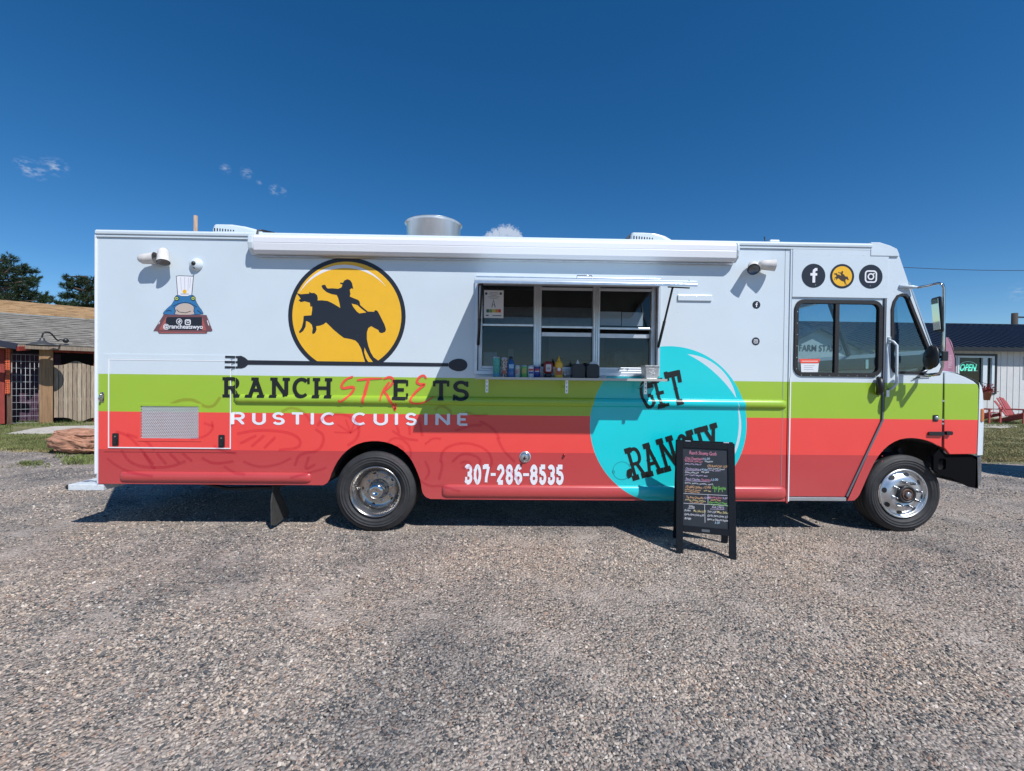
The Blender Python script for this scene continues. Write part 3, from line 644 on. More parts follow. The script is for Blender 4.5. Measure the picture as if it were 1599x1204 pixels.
# ---- corner trim, rear step, rail
MB().box(xr-.016, xr+.004, -.012, .10, .60, zt).build('corner_trim', wt, TR, bevel=.006)
MB().box(xr-.012, xr+.006, .10, .14, 1.0, 1.55).build('rear_grab_rail', M_ALU, TR, bevel=.005)
stz = WZ(766, 130); sx0, sx1 = WX(106, 762), WX(152, 762)
st = MB().box(sx0, sx1+.06, .0, WID-.05, stz, stz+.062).build('rear_step', mat('galvanised_step', (.68, .72, .74), .5, .1, var=.12, vscale=25, bump=.4, bscale=60), TR, bevel=.006)
MB().box(sx0-.035, sx0-.001, .0, WID-.05, stz+.008, stz+.055).build('rubber_bumper', M_RUB, st, bevel=.015)
tr_ = MB()
for k in range(10):
    for j in range(3): tr_.box(sx0+.04+j*.1, sx0+.11+j*.1, .1+k*.2, .18+k*.2, stz+.062, stz+.067)
o = tr_.build('step_tread', M_ALU, st); o['kind'] = 'stuff'
# ---- rear corner door latch
q = MB().plate(rrect(*[WX(157, 610), WX(163.5, 610)], WZ(628, 160), WZ(612, 160), .015), [], -.006, -.0005).build('lock_plate', M_CHROME, TR, bevel=.002)
MB().tube([(WX(161), -.01, WZ(613, 160)), (WX(161), -.03, WZ(617, 160)), (WX(160), -.035, WZ(622, 160)), (WX(158.5), -.02, WZ(627, 160))], [.006, .009, .012, .008], 8).build('handle', M_CHROME, q)
# ---- underside, arches, axles
ub = MB()
for y in (.62, 1.6): ub.box(xr+.3, WX(1500, 700), y, y+.09, .55, .75)
ub.box(xr+.02, xr+.06, .1, WID-.1, .5, .74)
ub.build('chassis_rail', M_UNDER, TR)
MB().tube([(2.6, .55, .40), (1.0, .5, .33), (-.4, .55, .34), (-.75, .62, .5)], .05, 10).build('exhaust_pipe', mat('rusty_pipe', (.12, .09, .075), .7, .3, var=.4), TR)
MB().tube([(-3.6, .35, .46), (-3.2, .4, .36), (-2.7, .38, .38), (-2.2, .45, .50)], .02, 8).build('drain_hose', M_RUB, TR)
MB().lathe([(0, 0), (.16, 0), (.17, .02), (.17, .6), (.16, .62), (0, .62)], (-.05, .75, .42), 'X', 20).build('muffler', mat('dull_tank', (.10, .10, .10), .5, .5, var=.3), TR)
MB().plate([(xr+.05, Z_BOTL+.02), (arch[0][0]-.02, Z_BOTL+.02)]+[(x+(-.03 if x < RWx else .03), z+.03) for x, z in arch[1:-1]]+[(arch[-1][0]+.03, Z_BOT+.02), (xd0, Z_BOT+.02), (xd0, .78), (xr+.05, .78)], [], .62, .64).build('wheel_house_liner', M_UNDER, TR)
wh = MB(); wo = [(x, z) for x, z in arch]
for a, b in zip(wo, wo[1:]): wh.add([(a[0], .001, a[1]), (b[0], .001, b[1]), (b[0], .62, b[1]), (a[0], .62, a[1])], [(0, 1, 2, 3)])
wh.build('wheel_arch', M_UNDER, TR, fix=False)
MB().lathe([(.09, .2), (.09, WID-.2)], (RWx, 0, .42), n=16).build('rear_axle', M_UNDER, TR)
MB().box(.9, 2.2, .5, 1.0, .42, .72).build('fuel_tank', mat('tank_metal', (.10, .10, .105), .5, .4, var=.3), TR, bevel=.03)
MB().box(-3.9, -2.9, .8, 1.6, .42, .7).build('water_tank', M_UNDER, TR, bevel=.03)
MB().prism_x([(.05, .06), (.04, .30), (.10, .52), (.17, .52), (.24, .34), (.44, .09), (.40, .05), (.12, .03)], WX(420, 800)-.006, WX(420, 800)+.006).build('mud_flap', mat('mud_flap_rubber', (.05, .05, .048), .8, var=.25, vscale=18), TR)  # fin shape imitates the sunlit part; the shaded rest of the flap is cut
# ---- wheels
def tyre(x, y0, w, r, parent, rim_r):
    p = [(rim_r+.004, .02), (rim_r+.03, .004), (rim_r+.05, -.004), (rim_r+.055, -.010), (rim_r+.058, -.006), (r*.80, -.014), (r*.815, -.019), (r*.822, -.014), (r*.86, -.016), (r*.868, -.022), (r*.876, -.011), (r*.905, -.012), (r*.912, -.006), (r*.93, -.009), (r*.936, -.003), (r-.022, 0), (r-.006, .012), (r, .03)]
    ww = w-.06; k = 4
    for i in range(k):
        a = .03+ww*i/k; b = .03+ww*(i+1)/k; p += [(r, a+.004), (r, b-.012), (r-.012, b-.010), (r-.012, b-.002)]
    p += [(r, w-.03), (r-.022, w), (rim_r+.03, w), (rim_r, w-.03)]
    return MB().lathe([(a, b) for a, b in p], (x, y0, r), n=72).build('tyre', M_TYRE, parent)
def flat_spot(o, z=.0):
    for v in o.data.vertices:
        if v.co.z < z+.007: v.co.z = z+.001
def nut_ring(par, x, y, z, rr, n, r=.016, h=.03, name='lug_nut', mtl=M_CHROME, a0=0, cone=False):
    for k in range(n):
        t = a0+2*math.pi*k/n; MB().lathe([(0, -h), (r*.45 if cone else r*.8, -h), (r*.6 if cone else r, -h*.7), (r, 0)], (x+rr*math.cos(t), y, z+rr*math.sin(t)), n=8, smooth=cone).build(name, mtl, par)
M_RIMS = mat('polished_wheel', (.44, .42, .40), .27, 1, var=.25, vscale=7, bump=.15, bscale=25)
def rear_wheel(y0, name='rear_wheel', outer=True):
    w = bpy.data.objects.new(name, None); S.collection.objects.link(w); w.parent = TR
    t = tyre(RWx, y0, .24, .425, w, .262); flat_spot(t)
    if outer:
        prof = [(.272, -.002), (.268, -.012), (.258, -.010), (.250, .006), (.236, .02), (.232, .05), (.222, .06), (.214, .10), (.200, .135), (.165, .142), (.105, .142), (.085, .142)]
        MB().lathe(prof, (RWx, y0, .425), n=64).build('rim', M_RIMS, w)
        MB().lathe([(.108, .142), (.104, .12), (.092, .11), (.086, .10), (.084, .035), (.078, .012), (.06, .0), (.025, -.006), (.024, -.001), (0, -.001)], (RWx, y0, .425), n=40).build('hub_cap', M_CHROME, w)
        nut_ring(w, RWx, y0+.141, .425, .135, 8, .017, .035, a0=.2)
        for k in range(5):
            t = .6+2*math.pi*k/5; MB().lathe([(.02, .0), (0, 0)], (RWx+.182*math.cos(t), y0+.1385, .425+.182*math.sin(t)), n=14).build('hand_hole', M_BLK, w)
    else: MB().lathe([(.25, .02), (.05, .02)], (RWx, y0, .425), n=24).build('rim', M_UNDER, w)
    return w
rear_wheel(.03); rear_wheel(.30, outer=False)
def front_wheel(y0, near=True):
    w = bpy.data.objects.new('front_wheel', None); S.collection.objects.link(w); w.parent = TR
    t = tyre(FWx, y0, .245, FWr, w, .262); flat_spot(t)
    if near:
        prof = [(.272, .004), (.266, -.008), (.256, -.007), (.250, .010), (.244, .034), (.225, .026), (.205, .008), (.185, -.006), (.165, -.014), (.14, -.018), (.10, -.018), (.094, -.012)]
        MB().lathe(prof, (FWx, y0, FWr), n=64).build('rim', mat('machined_wheel', (.66, .67, .68), .34, .9, var=.1, vscale=9), w)
        MB().lathe([(.094, -.012), (.094, -.05), (.088, -.058), (.07, -.05), (.066, -.03)], (FWx, y0, FWr), n=32).build('hub', mat('hub_black', (.03, .03, .032), .5), w)
        MB().lathe([(.066, -.03), (.060, -.052), (.05, -.056), (.046, -.048), (0, -.048)], (FWx, y0, FWr), n=28).build('hub_cap', mat('rusty_hub', (.13, .075, .055), .7, .2, var=.4, vscale=40), w)
        MB().lathe([(.03, -.049), (.03, -.068), (.022, -.072), (0, -.072)], (FWx, y0, FWr), n=20).build('axle_nut', mat('worn_steel', (.35, .36, .38), .35, .8), w)
        nut_ring(w, FWx, y0-.018, FWr, .138, 8, .019, .062, cone=True, a0=.25, mtl=mat('nut_cover_steel', (.5, .51, .53), .25, 1))
        for k in range(8):
            t = .62+2*math.pi*k/8; c = (FWx+.213*math.cos(t), y0, FWr+.213*math.sin(t)); vs = []
            for j in range(16):
                a = 2*math.pi*j/16; ex_, ey = .021*math.cos(a), .030*math.sin(a)
                rr = .213+ex_; vs.append((c[0]+ex_*math.cos(t)-ey*math.sin(t), y0+.011+(rr-.213)*.45-.004, c[2]+ex_*math.sin(t)+ey*math.cos(t)))
            MB().add(vs, [tuple(range(16))]).build('hand_hole', M_BLK, w)
    else: MB().lathe([(.25, .02), (.05, .02)], (FWx, y0, FWr), n=24).build('rim', M_UNDER, w)
front_wheel(.10); front_wheel(WID-.36, False)
w2 = bpy.data.objects.new('rear_wheel', None); S.collection.objects.link(w2); w2.parent = TR
tyre(RWx, WID-.3, .24, .425, w2, .262)
# ---- sliding door and header
xdh0, xdh1 = WX(1236.5, 430), WX(1386, 430); zh0, zh1 = WZ(465, 1310), WZ(397.5, 1310)
MB().plate(lr(xdh0, xdh1, zh0, zt+.02), [], -.012, .03).build('door_header', M_PAINT, TR, bevel=.003)
rrow(xdh0+.03, zh1-.005, xdh1-.03, zh1-.005, .12, -.012); rrow(xdh0+.1, WZ(446, 1310), xdh1-.05, WZ(446, 1310), .13, -.012); rrow(xdh1-.03, zh0+.06, xdh1-.03, zh1-.06, .12, -.012)
MB().box(xd0+.001, xdh0-.003, .012, .04, Z_BOT, zt).build('door_track', mat('grey_channel', (.30, .34, .40), .5), TR)
MB().box(xd0-.009, xd0+.009, -.010, .011, Z_BOT-.02, zt+.02).build('pillar_trim', M_PAINT, TR, bevel=.003)
MB().box(xd0+.004, xd0+.017, -.016, -.011, Z_BOT, WZ(590, 1233)).build('door_edge_trim', wt, TR)
dxr = WX(1378, 560)
dob = [(xd0+.02, WZ(775.5, 1270)), (WX(1319.5, 775), WZ(775.5, 1270)), W(1376, 655), (dxr, WZ(640, 1376)), (dxr, zh0+.02), (xd0+.02, zh0+.02)]
dr = MB().plate(dob, [door_win], .004, .03).build('sliding_door', M_PAINT, TR, bevel=.003)
def frame_from(name, loop, wd, y0, y1, m, parent, inner=True):
    cx = sum(p[0] for p in loop)/len(loop); cz = sum(p[1] for p in loop)/len(loop); n = len(loop); inn = []
    for i in range(n):
        a, b, c = loop[i-1], loop[i], loop[(i+1) % n]
        dx_, dz_ = c[0]-a[0], c[1]-a[1]; l = math.hypot(dx_, dz_); nx_, nz2 = -dz_/l, dx_/l
        if nx_*(cx-b[0])+nz2*(cz-b[1]) < 0: nx_, nz2 = -nx_, -nz2
        inn.append((b[0]+nx_*wd, b[1]+nz2*wd))
    o_ = MB().plate(loop, [inn], y0, y1).build(name, m, parent, bevel=.004); return o_, inn
wf, inn = frame_from('window_frame', door_win, .040, -.010, .036, M_RUB, dr)
MB().plate(inn, [], .012, .015).build('pane', M_CABGL, dr)
MB().box(WX(1303.5, 530), WX(1309.5, 530), -.006, .03, WZ(584, 1306), WZ(473, 1306)).build('window_divider', M_RUB, dr)
for k in range(9): rivet(WX(1250)+k*(WX(1366)-WX(1250))/8, WZ(586.6, 1310), -.011, .004)
for k in range(6): rivet(WX(1242.3), WZ(576, 1243)+k*(WZ(487, 1243)-WZ(576, 1243))/5, -.011, .004)
# notice in the window
npx = [W(1251, 562), W(1280, 562), W(1278, 581), W(1252, 581)]
nt_ = MB().plate(npx, [], .0085, .0105).build('window_notice', mat('paper', (.72, .74, .77), .7), dr)
MB().plate([W(1248.5, 560.5), W(1281.5, 560.5), W(1279, 567), W(1250.5, 567)], [], .0055, .008).build('notice_band', M_CORAL, nt_)
D = Decal(0); [D.stroke([W(1256, 571+3*k), W(1256+[17, 14, 15][k], 571+3*k)], .004) for k in range(3)]
D.build('notice_text', mat('grey_ink', (.25, .28, .32), .7), nt_, yshift=.0082)
D = Decal(0); D.stroke([W(1252.5, 564), W(1277.5, 564)], .010); D.build('notice_text', mat('pale_ink', (.8, .5, .45), .7), nt_, yshift=.0052)
# inside latch
MB().box(WX(1353), WX(1358), .016, .04, WZ(576, 1355), WZ(561, 1355)).build('window_latch', M_CHROME, dr, bevel=.003)
# handles
hb = MB().tube([(WX(1369, 600), -.015, WZ(590, 1369)), (WX(1368, 600), -.05, WZ(594, 1369)), (WX(1368, 600), -.06, WZ(602, 1369)), (WX(1368.5, 600), -.05, WZ(611, 1369)), (WX(1370, 600), -.01, WZ(614, 1369))], [.018, .032, .036, .032, .02], 12).build('door_handle', M_BLK, dr)
MB().box(WX(1369.5), WX(1375), -.012, .004, WZ(617, 1372), WZ(588, 1372)).build('handle_base', M_BLK, dr, bevel=.004)
gz_ = MB().tube([(WX(1386), -.004, WZ(531, 1388)), (WX(1387), -.05, WZ(534, 1388)), (WX(1390.5), -.07, WZ(540, 1388)), (WX(1391), -.07, WZ(570, 1388)), (WX(1391), -.07, WZ(600, 1388)), (WX(1389), -.03, WZ(607, 1388)), (WX(1388), -.004, WZ(608, 1388))], .0125, 10).build('grab_rail', M_WHITE, TR)
MB().box(WX(1383), WX(1388), -.012, -.0005, WZ(620, 1386), WZ(609, 1386)).build('door_lock', M_ALU, TR, bevel=.003)
MB().box(WX(1384.5), WX(1389), -.012, -.0005, WZ(536, 1386), WZ(526, 1386)).build('rail_mount', M_ALU, TR, bevel=.003)
# door sill and rear seal of door
MB().box(xd0+.02, WX(1321, 778), -.004, .05, WZ(782, 1270), WZ(776.5, 1270)).build('door_sill', M_ALU, TR, bevel=.003)
sp_ = MB(); sp_.bar((WX(1377.5, 655)+.003, -.003, WZ(655, 1377)), (WX(1321, 775)+.003, -.003, WZ(775, 1321)), .016, .02); sp_.bar((dxr+.008, -.003, WZ(655, 1377)), (dxr+.008, -.003, zh0), .014, .02)
sp_.build('door_seal', mat('grey_seal', (.12, .13, .15), .5), TR)
# ---- cab side panel with quarter window
cs = [(WX(1379.5, 640)+.012, zh0-.002), (WX(1379.5, 640)+.012, WZ(640, 1379)), W(1379, 656), (WX(1323.5, 779), WZ(782, 1325))]+list(reversed(arch_f))+list(reversed(cab_out[1:]))+[(xdh1+.004, zt+.04), (xdh1+.004, zh0-.002)]
cp = MB().plate(cs, [quarter], 0, .03).build('cab_side', M_PAINT, TR, bevel=.002)
wf, inn = frame_from('window_frame', quarter, .030, -.010, .03, M_RUB, cp)
MB().plate(inn, [], .010, .013).build('pane', M_CABGL, cp)
rrow(WX(1394), zt-.02, WX(1394), WZ(470, 1394), .09); rrow(WX(1380), WZ(665, 1380), WX(1380), WZ(720, 1380), .05)
rrow(WX(1398), WZ(610, 1398), WX(1460), WZ(610, 1460), .2); rrow(WX(1398), WZ(640, 1398), WX(1460), WZ(640, 1460), .2); rrow(WX(1330), WZ(762, 1330), WX(1374), WZ(670, 1374), .07)
# ---- hood side, nose
hood_s = [W(1475, 582), W(1481, 581), W(1494, 583.5), W(1508, 589), W(1520, 595), W(1527, 601), W(1528.5, 607), W(1528, 640), W(1525.5, 709), W(1483, 709.5), W(1479, 704), W(1474.5, 699)]
MB().plate(hood_s, [], 0, .03).build('hood_side', M_PAINT, TR, bevel=.006)
MB().box(WX(1471.8), WX(1475.5), .012, .04, WZ(698, 1473), WZ(583, 1473)).build('hood_gap', M_BLK, TR)
for v in (626, 655.5, 661.5): MB().box(WX(1472), WX(1475.2), -.002, .011, WZ(v+1.3, 1473), WZ(v-1.3, 1473)).build('hood_hinge', M_ALU, TR)
nose = [W(1475, 581.5), W(1481, 580.5), W(1494, 582), W(1512, 588.5), W(1529, 596.5), W(1534.5, 604), W(1535.5, 615), W(1536, 650), W(1534, 711)]
sec = []
NOSE = ((0.0, .2, -.003), (.006, .75, -.001), (.018, 1.2, .002), (.04, 1.7, .008), (.08, 2.2, .014), (.14, 2.8, .02), (.3, 3.6, .035), (.7, 4.6, .055), (WID/2, 5.0, .065), (WID-.7, 4.6, .055), (WID-.3, 3.6, .035), (WID-.14, 2.8, .02), (WID-.04, 1.7, .008), (WID, .2, 0))
for (y, k, lift) in NOSE:
    s_ = []
    for i, (x, z) in enumerate(nose):
        hx, hz = hood_s[min(i, 8)] if i < 9 else hood_s[8]
        if i >= 4: bx = WX(1528.2, 640)-.004*(i-4)
        else: bx = x
        s_.append((bx+(x-bx)*k if i >= 4 else x, y, z+(lift if i < 5 else lift*.5 if i < 6 else 0)*min(1, (i+1)/2)))
    sec.append(s_)
vs = [p for s_ in sec for p in s_]; n = len(nose); fs = [(i*n+j, i*n+j+1, (i+1)*n+j+1, (i+1)*n+j) for i in range(len(sec)-1) for j in range(n-1)]
hd_ = MB().add(vs, fs, True).build('hood', M_WHITE, TR)
MB().box(WX(1531.5, 650), WX(1536.8, 650), -.006, .05, WZ(659, 1534), WZ(638, 1534)).build('turn_signal', mat('amber_lens', (.62, .20, .07), .2, coat=.5), TR, bevel=.012)
# bumper with its black side return (a small tow slot shows the gravel)
bs = [W(1472, 700), W(1482, 710.5), W(1519, 710.5), W(1531, 714), W(1532, 764), W(1520, 762), W(1503, 754), W(1488, 746), W(1470, 741), W(1462, 735), W(1462, 712)]
MB().plate(bs, [rrect(WX(1469.5, 724), WX(1481.5, 724), WZ(735, 1475), WZ(716.5, 1475), .03)], .03, .06).build('bumper_return', mat('matt_black_plastic', (.005, .005, .006), .8, spec=.06), TR, bevel=.003)
bp = [W(1521, 712.5), W(1536.5, 713.5), W(1538, 718), W(1538, 752), W(1531, 765.5), W(1529, 764), W(1531, 720), W(1528, 716)]
bsec = [[(x+max(0, k-1.6)*.045-(.02 if y < .03 else 0), max(.03, y), z) for x, z in bp] for (y, k, l_) in NOSE[2:-1]]; nb_ = len(bp)
MB().add([p for q in bsec for p in q], [(i*nb_+j, i*nb_+(j+1) % nb_, (i+1)*nb_+(j+1) % nb_, (i+1)*nb_+j) for i in range(len(bsec)-1) for j in range(nb_)]+[tuple(range(nb_)), tuple((len(bsec)-1)*nb_+j for j in reversed(range(nb_)))]).build('front_bumper', mat('dark_chrome', (.32, .36, .40), .15, .9, var=.2, vscale=6), TR, bevel=.008)
bx_ = WX(1528.2, 640)
def nose_x(k, v=640): return bx_+(W(1536, 650)[0]-bx_)*k
gr = MB().box(nose_x(4.55), nose_x(5.0)+.012, .62, WID-.62, .80, 1.28).build('grille', M_BLK, TR, bevel=.02)
for k in range(6): MB().box(nose_x(5.0)+.013, nose_x(5.0)+.03, .64, WID-.64, .84+.075*k, .86+.075*k).build('grille_bar', M_CHROME, gr)
for y in (.33, WID-.33):
    hl_ = MB().lathe([(.0, nose_x(3.7)+.012), (.085, nose_x(3.7)+.006), (.10, nose_x(3.7)-.01), (.11, nose_x(3.7)-.06)], (0, y, 1.02), 'X', 28).build('headlight', mat('headlamp_glass', (.55, .58, .60), .12, .6, coat=.8), TR)
# front wheel housing
fh = MB()
for a, b in zip(arch_f, arch_f[1:]): fh.add([(a[0], .03, a[1]), (b[0], .03, b[1]), (b[0], .6, b[1]), (a[0], .6, a[1])], [(0, 1, 2, 3)])
fh.plate([(WX(1325), .42), (4.95, .42), (5.08, .80), (5.5, .80), (5.5, 1.1), (WX(1325), 1.1)], [], .61, .63); fh.box(WX(1325), WX(1474), .03, .61, 1.03, 1.05)
fh.build('wheel_arch', M_UNDER, TR, fix=False)
su = MB(); su.box(WX(1395), WX(1440), .32, .4, .78, .84); su.bar((WX(1440), .3, .9), (WX(1462), .34, .62), .05); su.box(WX(1420), WX(1438), .35, .5, .6, .9); su.bar((WX(1380), .45, .55), (WX(1500), .45, .6), .07, .09)
su.build('suspension', mat('dull_steel', (.07, .07, .072), .6, .5), TR)
MB().plate([(WX(1470), .78), (WX(1522), .78), (WX(1522), 1.0), (WX(1470), 1.0)], [], 1.2, 1.24).build('radiator', M_BLK, TR)
# ---- windshield, pillars, roof nose
a0 = W(1404, 402); a1 = W(1419, 441); a2 = W(1456, 546)
wsg = MB().add([(a1[0], .03, a1[1]), (a1[0], WID-.03, a1[1]), (a2[0], WID-.03, a2[1]), (a2[0], .03, a2[1])], [(0, 1, 2, 3)]).build('windshield', M_CABGL, TR)
pl = MB(); yy = WID/2
pl.bar((a1[0], yy, a1[1]), (a2[0], yy, a2[1]), .06, .03)
pl.build('centre_pillar', M_RUB, TR)
for y in (.015, WID-.015): MB().bar((a1[0]+.004, y, a1[1]+.0), (a2[0]+.004, y, a2[1]), .03, .022).build('windshield_trim', M_ALU, TR)
pf = []
top = [(WX(1358, 380), zr-.02), (WX(1358, 380), zr+.012), (WX(1372, 380), zr+.012), (WX(1388, 385), zr-.02), (WX(1399, 388), zr-.055), (WX(1401.8, 392), zr-.10), (WX(1403, 399), WZ(400, 1402)), (a1[0], a1[1]), (a1[0]-.06, a1[1]), (WX(1386), zt+.01)]
MB().plate([top[0], top[1], top[2], top[3], top[4], top[5], top[6], (WX(1403, 399)-.03, WZ(401, 1402)), (WX(1358, 380), WZ(401, 1402))], [], -.018, WID+.018).build('roof_nose', M_WHITE, TR, bevel=.02, seg=3)
MB().plate([top[6], top[7], top[8], (WX(1403, 399)-.09, WZ(400, 1402))], [], .032, WID-.03).build('windshield_header', M_WHITE, TR)
MB().plate([a2, W(1463, 558), (WX(1475, 580), WZ(582, 1475)), (WX(1470, 580), WZ(590, 1475)), (a2[0]-.05, a2[1]-.05)], [], .032, WID-.03).build('cowl', M_WHITE, TR)
# dashboard, wheel, seat
MB().plate([W(1400, 584), W(1452, 572), W(1458, 600), W(1420, 650), W(1400, 640)], [], .06, WID-.06).build('dashboard', mat('dash_vinyl', (.055, .06, .065), .6), TR, bevel=.02)
sw = MB(); cxs, czs = WX(1375), 1.72
sw.tube([(cxs+.12*math.sin(t*.3142), 1.75+.22*math.cos(t*.3142), czs+.2*math.sin(t*.3142)) for t in range(21)], .016, 8); sw.bar((cxs, 1.75, czs), (cxs+.4, 1.75, 1.35), .05)
sw.build('steering_wheel', M_BLK, TR)
s1 = MB().box(3.1, 3.6, 1.45, 2.0, 1.1, 1.25).box(3.02, 3.14, 1.45, 2.0, 1.25, 1.95).build('driver_seat', mat('seat_vinyl', (.05, .05, .055), .6), TR, bevel=.04)
# grey mirror-bracket box seen through the quarter glass
MB().box(WX(1419), WX(1428), .2, .3, WZ(583, 1424)-.01, WZ(573, 1424)).build('dash_box', mat('grey_plastic', (.3, .35, .36), .5), TR, bevel=.01)
# ---- mirrors (near and far)
def mirror_set(sgn, y0, name):
    m = bpy.data.objects.new(name, None); S.collection.objects.link(m); m.parent = TR
    def P(u, v, out): x, z = W(u, v, -out); return (x, y0-sgn*out, z) if sgn > 0 else (W(u, v, -out)[0], y0+out, z)
    oa = .26
    MB().tube([P(1404, 448, .0), P(1425, 448, .03), P(1436, 449, .06)], [.022, .018, .010], 8).build('mount_plate', M_WHITE, m)
    MB().tube([P(1433, 449, .05), P(1450, 446, .16), P(1466, 442, oa), P(1472, 444, oa+.01), P(1474, 450, oa+.01), P(1474, 500, oa+.01), P(1473, 540, oa+.01), P(1472, 572, oa), P(1468, 582, oa-.02), P(1458, 586, oa-.06), P(1445, 585, .06), P(1436, 584, .0)], .0125, 10).build('mirror_arm', M_CHROME if sgn > 0 else M_BLK, m)
    MB().tube([P(1473.5, 505, oa), P(1472.5, 560, oa)], .019, 10).build('arm_sleeve', M_BLK, m)
    MB().tube([P(1437, 584.5, .02), P(1450, 585.5, .08), P(1466, 584, oa-.03)], .017, 10).build('arm_sleeve', M_BLK, m)
    # long flat mirror turned half towards the cab
    a = Vector(P(1460, 464, oa)); b = Vector(P(1464, 518, oa)); ax = Vector((.018, sgn*.064, 0)); th = Vector((.024, -sgn*.0065, 0))
    hx = MB().hexa([b-ax, b+ax, b+ax+th, b-ax+th, a-ax, a+ax, a+ax+th, a-ax+th]).build('mirror_housing', M_BLK, m, bevel=.012)
    e = -th.normalized()*.003; MB().hexa([b-ax*.8+e*2+Vector((0, 0, .02)), b+ax*.8+e*2+Vector((0, 0, .02)), b+ax*.8+e+Vector((0, 0, .02)), b-ax*.8+e+Vector((0, 0, .02)), a-ax*.8+e*2-Vector((0, 0, .02)), a+ax*.8+e*2-Vector((0, 0, .02)), a+ax*.8+e-Vector((0, 0, .02)), a-ax*.8+e-Vector((0, 0, .02))]).build('mirror_glass', mat('mirror_glass', (.75, .78, .8), .03, 1), m)
    c = Vector(P(1455, 558, oa+.02)); dn = Vector((.95, -sgn*.16, -.1)).normalized(); mb = MB(); n = 28; pr = [(0, -.03), (.06, -.024), (.095, -.008), (.106, .004), (.104, .014), (.08, .034), (0, .046)]
    u1 = dn.cross(Vector((0, 0, 1))).normalized(); u2 = u1.cross(dn)
    vs = [c-dn*q+(u1*math.cos(2*math.pi*k/n)*.9+u2*math.sin(2*math.pi*k/n)*1.2)*r for r, q in pr for k in range(n)]
    mb.add(vs, [(i*n+k, i*n+(k+1) % n, (i+1)*n+(k+1) % n, (i+1)*n+k) for i in range(len(pr)-1) for k in range(n)], True); mb.build('convex_mirror', M_BLK, m)
    c2 = c+dn*.032; mb = MB(); pr = [(0, .012), (.05, .008), (.088, -.004)]
    mb.add([c2+dn*q+(u1*math.cos(2*math.pi*k/n)*.9+u2*math.sin(2*math.pi*k/n)*1.2)*r for r, q in pr for k in range(n)], [(i*n+k, i*n+(k+1) % n, (i+1)*n+(k+1) % n, (i+1)*n+k) for i in range(2) for k in range(n)], True); mb.build('mirror_glass', MATS['mirror_glass'], m)
    MB().bar(c-dn*.05, P(1473, 556, oa), .022).build('clamp', M_BLK, m); MB().box(*[v for q in zip(Vector(P(1472.5, 556, oa))-Vector((.03, .03, .05)), Vector(P(1472.5, 556, oa))+Vector((.03, .03, .05))) for v in q]).build('clamp', M_BLK, m, bevel=.008)
    return m
mirror_set(1, 0.0, 'side_mirror'); mirror_set(-1, WID, 'side_mirror')
# wipers at the foot of the glass, hood catch, vent button
MB().tube([(WX(1437, 582), -.02, WZ(581, 1437)), (WX(1448, 578), -.015, WZ(577, 1448))], .008, 6).build('wiper_pivot', M_ALU, TR)
MB().tube([(WX(1424, 590), -.014, WZ(592, 1424)), (WX(1436, 588), -.012, WZ(588.5, 1436)), (WX(1452, 586), -.012, WZ(588, 1452))], .005, 6).build('wire_clip', M_BLK, TR)
lt = MB().plate(rrect(WX(1448, 676), WX(1472, 676), WZ(680, 1460), WZ(674, 1460), .018), [], -.022, -.0005).build('hood_catch', M_BLK, TR, bevel=.006)
MB().plate(rrect(WX(1474.5, 676), WX(1484, 676), WZ(679, 1480), WZ(673, 1480), .016), [], -.03, -.0005).build('hook', M_BLK, lt, bevel=.006)
MB().plate(rrect(WX(1456.5, 652), WX(1464.5, 652), WZ(658, 1461), WZ(648, 1461), .008), [], -.006, -.0005).build('lamp_bezel', M_BLK, TR, bevel=.002)
MB().lathe([(0, -.018), (.018, -.016), (.024, -.006)], (WX(1462, 653), 0, WZ(653, 1462)), n=18).build('side_lamp', mat('grey_lens', (.3, .33, .37), .25, .3), TR)

# ---- serving window
ow = MB().plate(lr(wx0-.022, wx1+.014, wz0-.03, wz1+.012), [lr(wx0+.012, wx1-.012, wz0+.012, wz1-.02)], -.022, .03).build('window_surround', M_ALUW, TR, bevel=.004)
YS = .075
sf = bpy.data.objects.new('serving_window', None); S.collection.objects.link(sf); sf.parent = TR
bays = [(WX(753, 520, YS), WX(833, 520, YS)), (WX(845, 520, YS), WX(925, 520, YS)), (WX(936, 520, YS), WX(1016, 520, YS))]
zb0, zb1 = WZ(577, 880, YS), WZ(447, 880, YS)
fo = MB().plate(lr(bays[0][0]-.04, bays[2][1]+.05, zb0-.03, zb1+.03), [lr(b[0], b[1], zb0, zb1) for b in bays], YS-.02, YS+.05).build('frame', M_ALUW, sf, bevel=.003)
for (a, b) in ((bays[0][1], bays[1][0]), (bays[1][1], bays[2][0])):
    for k in (.2, .5, .8): x = a+(b-a)*k; MB().box(x-.006, x+.006, YS-.034, YS-.021, zb0, zb1).build('mullion_rib', M_ALU, sf)
zm = WZ(509.5, 880, YS)
pane_m = M_GLASS
